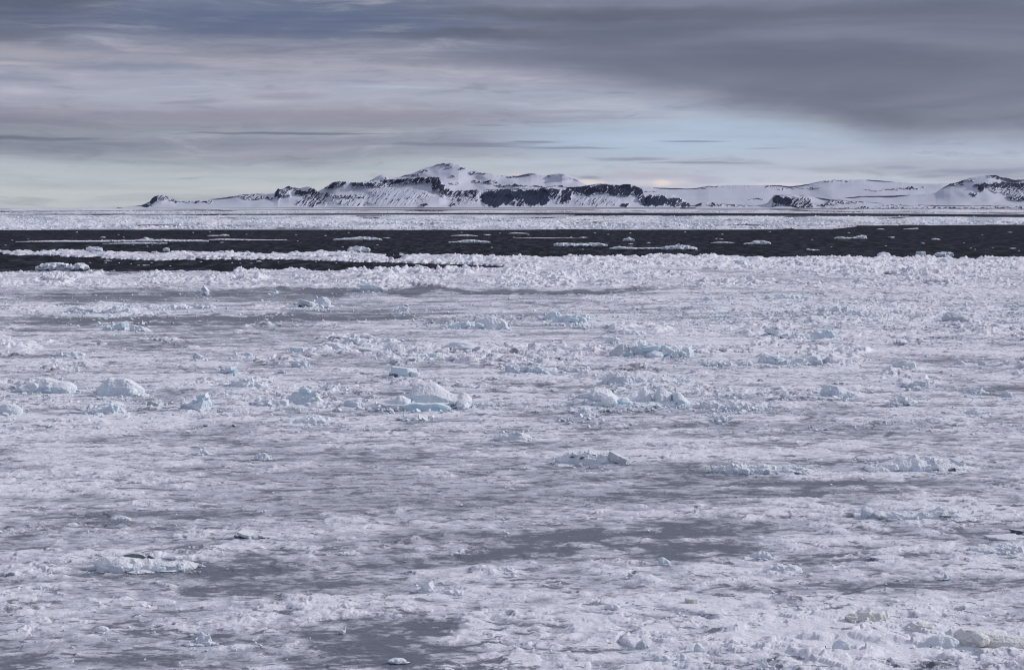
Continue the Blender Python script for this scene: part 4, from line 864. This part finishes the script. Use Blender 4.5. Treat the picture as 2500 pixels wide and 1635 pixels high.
I('boulder', 1480, 1515, 1492, 14, '', {}, 'snow', 'snow_mound', 'snow mound', 'smooth round hump of snow, left of the rubble in the lower middle')
I('slab', 1553, 1585, 1590, 23, '', dict(t=-.5, th=.8), 'grey', 'ice_block', 'ice block', 'upturned block with a shaded face at the bottom, right of middle')
I('boulder', 1596, 1638, 1622, 20, '', {}, 'ice', 'ice_boulder', 'ice block', 'low smooth boulder on the bottom edge, left one of two')
I('shard', 1646, 1692, 1624, 25, '', dict(n=2), 'ice', 'ice_shard', 'ice shard', 'peaked block on the bottom edge right of the low smooth boulder')
I('ridge', 1740, 1998, 1160, 32, '.5,.6,1,.5,.9,.5,.7,.4,.2', dict(d=.3), 'ice', 'pressure_ridge', 'ice ridge', 'low snowy ridge with a sharp fin at its left tip, right foreground')
I('shard', 1726, 1752, 1155, 20, '', dict(n=2), 'pale', 'ice_shard', 'ice shard', 'sharp curved fin of ice at the left tip of the low snowy ridge')
I('mound', 2118, 2374, 1155, 42, '.2,.4,.6,.8,1,.9,.5,.3', dict(d=.35, p=[B('painted_hollow_shade', 'dark', 'slab', .15, -.46, .08, .09, .12, .22, -.2), B('painted_hollow_shade', 'dark', 'slab', .31, -.44, .08, .09, .14, .26, -.4), B('ice_slab', 'pale', 'slab', .4, 0, .3, .2, .5, .45, .4)]), 'ice', 'ice_floe', 'ice floe', 'large snow-heaped floe with two dark hollows along its right foot')  # two dark solids stand in for the shade inside the hollows
I('ridge', 2109, 2362, 1272, 30, '.9,.7,.5,.5,.55,.5,.6,.9,.8,.4', dict(d=.28, p=[B('ice_block', 'ice', 'round', -.44, 0, .5, .13, .9, 1.1, 0), B('ice_block', 'grey', 'round', -.34, -.25, .35, .13, .7, .8, .2), B('snow_cap', 'ice', 'round', .34, .1, .6, .26, .8, .9, .1), B('painted_hollow_shade', 'dark', 'slab', .28, -.4, .3, .16, .2, .16, 0)]), 'ice', 'pressure_ridge', 'ice ridge', 'long raised ridge with rounded knobs at both ends in the right foreground')  # a dark solid at the front stands in for a hollow's shade
I('shard', 2362, 2390, 1262, 15, '', dict(n=2), 'ice', 'ice_shard', 'ice shard', 'small white peak just right of the ridge with rounded ends')
I('pile', 2068, 2166, 1530, 38, '.6,.7,1,1,.8', dict(ns=1), 'beige', 'ice_block', 'ice block', 'cream-coloured crumbly block standing in the bottom right foreground')
I('pile', 2100, 2145, 1536, 16, '', dict(ns=1), 'ice', 'ice_heap', 'ice heap', 'white lumps at the foot of the cream-coloured crumbly block')
I('boulder', 2338, 2530, 1588, 50, '.7,1,.95,.85,.75,.65,.6,.55,.5,.4', dict(t=.1, d=.35), 'beige', 'ice_slab', 'ice slab', 'long cream-coloured slab sloping down to the right edge of the picture')
I('boulder', 2034, 2079, 1597, 33, '', dict(ns=1), 'ice', 'ice_boulder', 'ice block', 'smooth round boulder like a snowball, bottom right foreground')
I('pile', 2227, 2296, 1553, 29, '', {}, 'beige', 'ice_heap', 'ice heap', 'heap of cream and white lumps left of the long cream-coloured slab')
I('boulder', 2265, 2352, 1590, 36, '', dict(p=[B('painted_hollow_shade', 'dark', 'round', -.38, -.45, .14, .16, .2, .3, 0)]), 'ice', 'ice_hummock', 'ice hummock', 'rounded snowy boulder with a shaded left hollow, in front of the long slab')  # the left hollow's shade is a dark solid, not a recess
I('shard', 2293, 2326, 1418, 16, '', dict(n=2), 'ice', 'ice_shard', 'ice shard', 'lone upright triangle of ice in the right foreground')
I('mound', 1837, 1883, 1368, 20, '', {}, 'ice', 'snow_mound', 'snow mound', 'bright snow hump right of the broad grey pool')
I('pile', 1889, 1962, 1402, 23, '.4,1,.7,.9,.4', {}, 'ice', 'ice_heap', 'ice heap', 'white double heap below the bright snow hump in the right foreground')
I('shard', 1793, 1809, 1420, 12, '', dict(n=1), 'ice', 'ice_shard', 'ice shard', 'tiny white spike left of the white double heap')
I('boulder', 1695, 1724, 1602, 29, '', dict(t=.4), 'ice', 'ice_boulder', 'ice block', 'pointed egg-shaped boulder near the bottom, left of the rubble')
I('boulder', 1780, 1812, 1585, 21, '', dict(t=.2), 'ice', 'ice_boulder', 'ice block', 'rounded boulder near the bottom, right of the egg-shaped one')
I('pile', 1953, 2006, 1500, 17, '1,.6,.9,.8', {}, 'ice', 'ice_heap', 'ice heap', 'row of small knobs left of the cream-coloured crumbly block')
I('boulder', 2068, 2100, 1490, 15, '', dict(t=.3), 'ice', 'ice_boulder', 'ice block', 'small peaked lump right behind the cream-coloured crumbly block')
I('slab', 2462, 2512, 1306, 11, '', dict(t=.1, ns=1), 'dark', 'ice_slab', 'ice slab', 'thin dark wet slab at the right edge of the picture')
I('flat', 2394, 2530, 1322, 12, '.4,.3,.4', {}, 'snow', 'ice_floe', 'ice floe', 'low snow-covered floe below the thin dark slab at the right edge')
I('ridge', 2376, 2520, 1356, 26, '.5,.7,.6,1,.9', {}, 'ice', 'pressure_ridge', 'ice ridge', 'rubble bank at the right edge below the low snow-covered floe')
I('slab', 1671, 1712, 1480, 15, '', dict(t=.05, th=.9), 'beige', 'ice_block', 'ice block', 'low cream-tinted block with a toothed top, lower middle')
I('slab', 2330, 2364, 1496, 15, '', dict(t=-.3), 'grey', 'ice_slab', 'ice slab', 'small leaning slab above the long cream-coloured slab')
I('shard', 1845, 1892, 1640, 29, '', dict(n=3), 'ice', 'ice_shard', 'ice shard', 'group of leaning plates on the bottom edge below the rubble')
I('boulder', 1824, 1864, 1537, 15, '', {}, 'ice', 'ice_boulder', 'ice block', 'smooth low lump in the snowy rubble at lower right')
I('flat', 2118, 2214, 1372, 12, '.3,.2,.3', dict(d=.8), 'snow', 'ice_floe', 'ice floe', 'small flat white floe ringed by dark water in the right foreground')
I('boulder', 2160, 2200, 1372 + 105, 12, '', {}, 'grey', 'ice_boulder', 'ice block', 'low grey lump above the cream-coloured crumbly block')
# --- floes and rafts on the open water
WG = 'floes drifting on the open water'
def Fl(x0, x1, b, h, env, label, st='strip', mt='ice', d=.12, nm='ice_floe', ct='ice floe'):
    I(st, x0, x1, b, h, env, dict(d=d, ns=1), mt, nm, ct, label, WG)
Fl(28, 330, 591, 6, '.1,.4,.7,.6,.8,.9', 'left part of the long thin floe on the dark water, left of its peak')
Fl(325, 510, 590, 7, '.9,.6,1,.6,.7,.5', 'middle part of the long thin floe, right of its peak')
Fl(340, 372, 589, 11, '.4,1,.5', 'sharp white peak on the long thin floe', 'pile', nm='ice_block', ct='ice block')
Fl(505, 702, 587, 5, '.5,.9,.6,.4,.3,.3', 'thin tail of the long floe reaching towards the centre')
Fl(246, 393, 596, 5, '.3,.5,.8,.9,.4', 'thin low floe just in front of the peak of the long floe')
Fl(505, 560, 577, 6, '.3,.5,.4,1,.6', 'small floe with a raised right end near the far ice edge, left')
Fl(243, 258, 581, 3, '', 'speck of ice behind the long thin floe at left', 'pile')
Fl(811, 934, 586, 9, '.2,.5,.7,1,.8,.3', 'floe with a rounded crest, just left of centre on the dark water')
Fl(933, 956, 582, 3, '', 'short flat floe right beside the crested floe', 'flat')
Fl(1099, 1168, 577, 5, '.4,.6,1,.7,.2', 'slim floe nearest the far ice edge, centre')
Fl(1239, 1292, 571, 4, '.2,1,.6,.2', 'very slim floe with one bump close under the far ice')
Fl(1093, 1198, 593, 9, '.3,.4,.9,1,.6,.4', 'floe with a white crest at the centre of the dark water')
Fl(1350, 1486, 601, 10, '.7,1,.7,.8,.9,.4', 'snowy raft with a bumpy flat top, right of centre')
Fl(1486, 1620, 608, 9, '.3,.8,.4,.3,.4,.5', 'left half of the long raft nearest the pack edge')
Fl(1615, 1705, 609, 13, '.5,.7,1,.8,.3', 'higher right half of the long raft nearest the pack edge')
Fl(1520, 1550, 588, 10, '.3,1,.3', 'small pyramid floe alone right of centre', 'pile')
Fl(1532, 1548, 597, 3, '', 'tiny flat floe under the small pyramid floe', 'flat')
Fl(1254, 1420, 582, 2, '.5,.8,.3', 'hair-thin line of ice at the centre of the dark water')
Fl(1734, 1794, 594, 5, '.2,.7,.8,.3', 'thin toothed floe left of the domed one')
Fl(1815, 1884, 596, 11, '.1,.3,1,.9,.2', 'domed floe with a long left brim')
Fl(2037, 2118, 583, 10, '.4,.5,.3,.4,1,.9', 'saddle-shaped floe with a round hump at its right end')
Fl(1967, 2006, 612, 4, '', 'thin floe near the pack edge below the saddle-shaped floe', 'flat')
Fl(2275, 2297, 586, 5, '.7,1,.3', 'small hooked floe far right on the dark water', 'pile')
Fl(2205, 2243, 560, 4, '.2,.6,1', 'small floe close to the far ice at right')
Fl(2140, 2160, 561, 3, '', 'pebble-like floe left of the small floe close to the far ice', 'pile')
Fl(2462, 2484, 608, 3, '', 'thin little floe near the right edge of the picture', 'flat')
Fl(60, 150, 624, 6, '.4,.8,.9,.5', 'low raft at the left end of the near ice tongue')
Fl(79, 215, 658, 20, '.3,.8,1,.9,.5,.9,.3', 'high double-humped mass on the near edge of the left lead', 'pile', d=.3)
Fl(210, 248, 614, 15, '.8,1,.7,.9,.4', 'steep lumpy block on the ice tongue at left', 'pile', nm='ice_block', ct='ice block', d=.5)
Fl(396, 413, 613, 9, '.6,1,.7', 'small rounded block on the ice tongue, right of the steep one', 'boulder', nm='ice_block', ct='ice block', d=.6)
Fl(846, 900, 615, 16, '.5,.9,1,.9,.4', 'high domed block on the ice tongue left of centre', 'pile', nm='ice_block', ct='ice block', d=.5)
Fl(1013, 1045, 655, 11, '1,.7,.4,.2', 'wedge-shaped block on the near edge of the left lead', 'pile', nm='ice_block', ct='ice block')
Fl(252, 272, 638, 3, '.4,1,.5', 'small floe inside the left lead, its left one', 'pile')
Fl(625, 638, 640, 4, '', 'small floe inside the left lead, its right one', 'pile')
Fl(340, 368, 649, 2.5, '', 'flat sliver of ice near the lower side of the left lead', 'flat')
for i in range(75):        # growlers nobody could tell apart
    r = rng
    x = r.uniform(0, 2500); y = r.uniform(566, 616) if i < 58 else r.uniform(640, 650)
    if i >= 58: x = r.uniform(0, 900)
    if i < 58 and y > 604 and x < 1100: y = r.uniform(566, 600)
    w = float(r.choice([4, 6, 9, 14, 22], p=[.3, .3, .2, .12, .08]))
    I('flat' if w > 8 else 'pile', x, x + w, y, max(1.5, w * .18), '.5,1,.5', dict(d=.3, ns=1), 'ice', 'ice_fragment', 'ice fragment', 'tiny white ice fragment floating alone on the dark open water', 'tiny fragments on the open water')

# ------------------------------------------------------------------ loose rubble: far too many pieces to count
def build_rubble():
    r = np.random.default_rng(99)
    V, F, n = [], [], 0
    zones = [  # rows from, to, pieces, size metres lo..hi
        (514, 522, 4500, 4.0, 8.5), (526, 561, 9000, 1.6, 4.5), (575, 700, 22000, .5, 1.9), (690, 800, 13000, .35, 1.3), (800, 1060, 17000, .16, .85), (1060, 1640, 16000, .05, .36)]
    for zi, (a, b, cnt, lo, hi) in enumerate(zones):
        px = r.uniform(-60, 2560, cnt * 3); py = r.uniform(a, b, cnt * 3)
        if zi > 1: py = a + (b - a) * r.uniform(0, 1, cnt * 3)
        wm = water_mask(px, py)
        ra = rubble_amount(px, py)
        if zi < 2: ra = 0.35 + 0.9 * sst(fbm(px / 50, py * .5, 3, 77), .4, .6)
        prox = np.zeros(len(px))
        if zi > 2:
            for sx, sy, sw, sh in SPOTS:
                if a - 30 < sy < b + 30:
                    prox = np.maximum(prox, np.exp(-(((px - sx) / (sw * 1.35)) ** 2 + ((py - sy + sh * .25) / (sh * .6)) ** 2) * 1.2))
            ra = np.maximum(ra * .8, prox * .8) + (.035 if zi < 5 else .004 + .12 * sst(fbm(px / 60.0, py / 11.0, 3, 83), .54, .68))
        if zi == 5:
            for cx, cy, rx, ry, k in COVER:
                if k < -.4: ra = ra * (1 - .97 * np.exp(-(((px - cx) / rx) ** 2 + ((py - cy) / ry) ** 2) * .5))
        tong = np.exp(-((py - 625) / 12.0) ** 2) * sst(px, 1150, 850)
        ok = (wm < -0.6 - 1.2 * tong) & (r.uniform(0, 1, len(px)) < ra * (1 - .5 * tong))
        px, py, ra = px[ok][:cnt], py[ok][:cnt], ra[ok][:cnt]
        x, y = ground(px, py)
        s = lo * (hi / lo) ** (r.uniform(0, 1, len(px)) ** (2.0 if zi > 1 else 1.2)) * (0.45 + .55 * np.clip(ra, 0, 1))
        kinds = r.integers(0, 4, len(px)); wh = r.integers(0, 24, len(px))
        an = r.uniform(-1, 1, (len(px), 3)) * np.array([.6, .6, 3.14])
        for i in range(len(px)):
            k = ('block', 'slab', 'shard', 'block')[kinds[i]]
            v, f = PROTO[k][wh[i]]
            q = s[i]; sc_ = {'block': (q * 1.2, q, q * .7), 'slab': (q * 1.6, q * 1.4, q * .32), 'shard': (q, q * .3, q * .9)}[k]
            V.append((v * np.array(sc_, np.float32)) @ rot(*an[i]).T + np.array((x[i], y[i], (0.10 if zi > 1 else .3) + q * (.10 if k != 'slab' else .12)), np.float32))
            F.append(f + n); n += len(v)
    co = np.concatenate(V); fa = np.concatenate(F)
    me = np_mesh('ice_rubble', co, fa, M_ICE, False)
    tag(link('ice_rubble', me), kind='stuff', label='countless loose broken chunks of white ice strewn over the frozen sea', cat='ice rubble')
build_rubble()

# ------------------------------------------------------------------ air: a thin even haze over the whole sea
bm = bmesh.new(); bmesh.ops.create_cube(bm, size=1.0)
for v in bm.verts: v.co = (v.co.x * 146000, v.co.y * 146000, -3.0 if v.co.z < 0 else 1500.0)
me = bpy.data.meshes.new('haze'); bm.to_mesh(me); bm.free()
m_ = bpy.data.materials.new('thin_air'); m_.use_nodes = True; t = NT(m_.node_tree)
pv = t.new('ShaderNodeVolumePrincipled', {'Color': (0.80, 0.86, 1.0, 1), 'Density': 1.7e-6, 'Anisotropy': 0.2})
t.new('ShaderNodeOutputMaterial', {'Volume': pv.outputs[0]})
me.materials.append(m_); tag(link('haze', me), kind='stuff', label='thin pale blue haze hanging in the cold air over the sea', cat='haze')
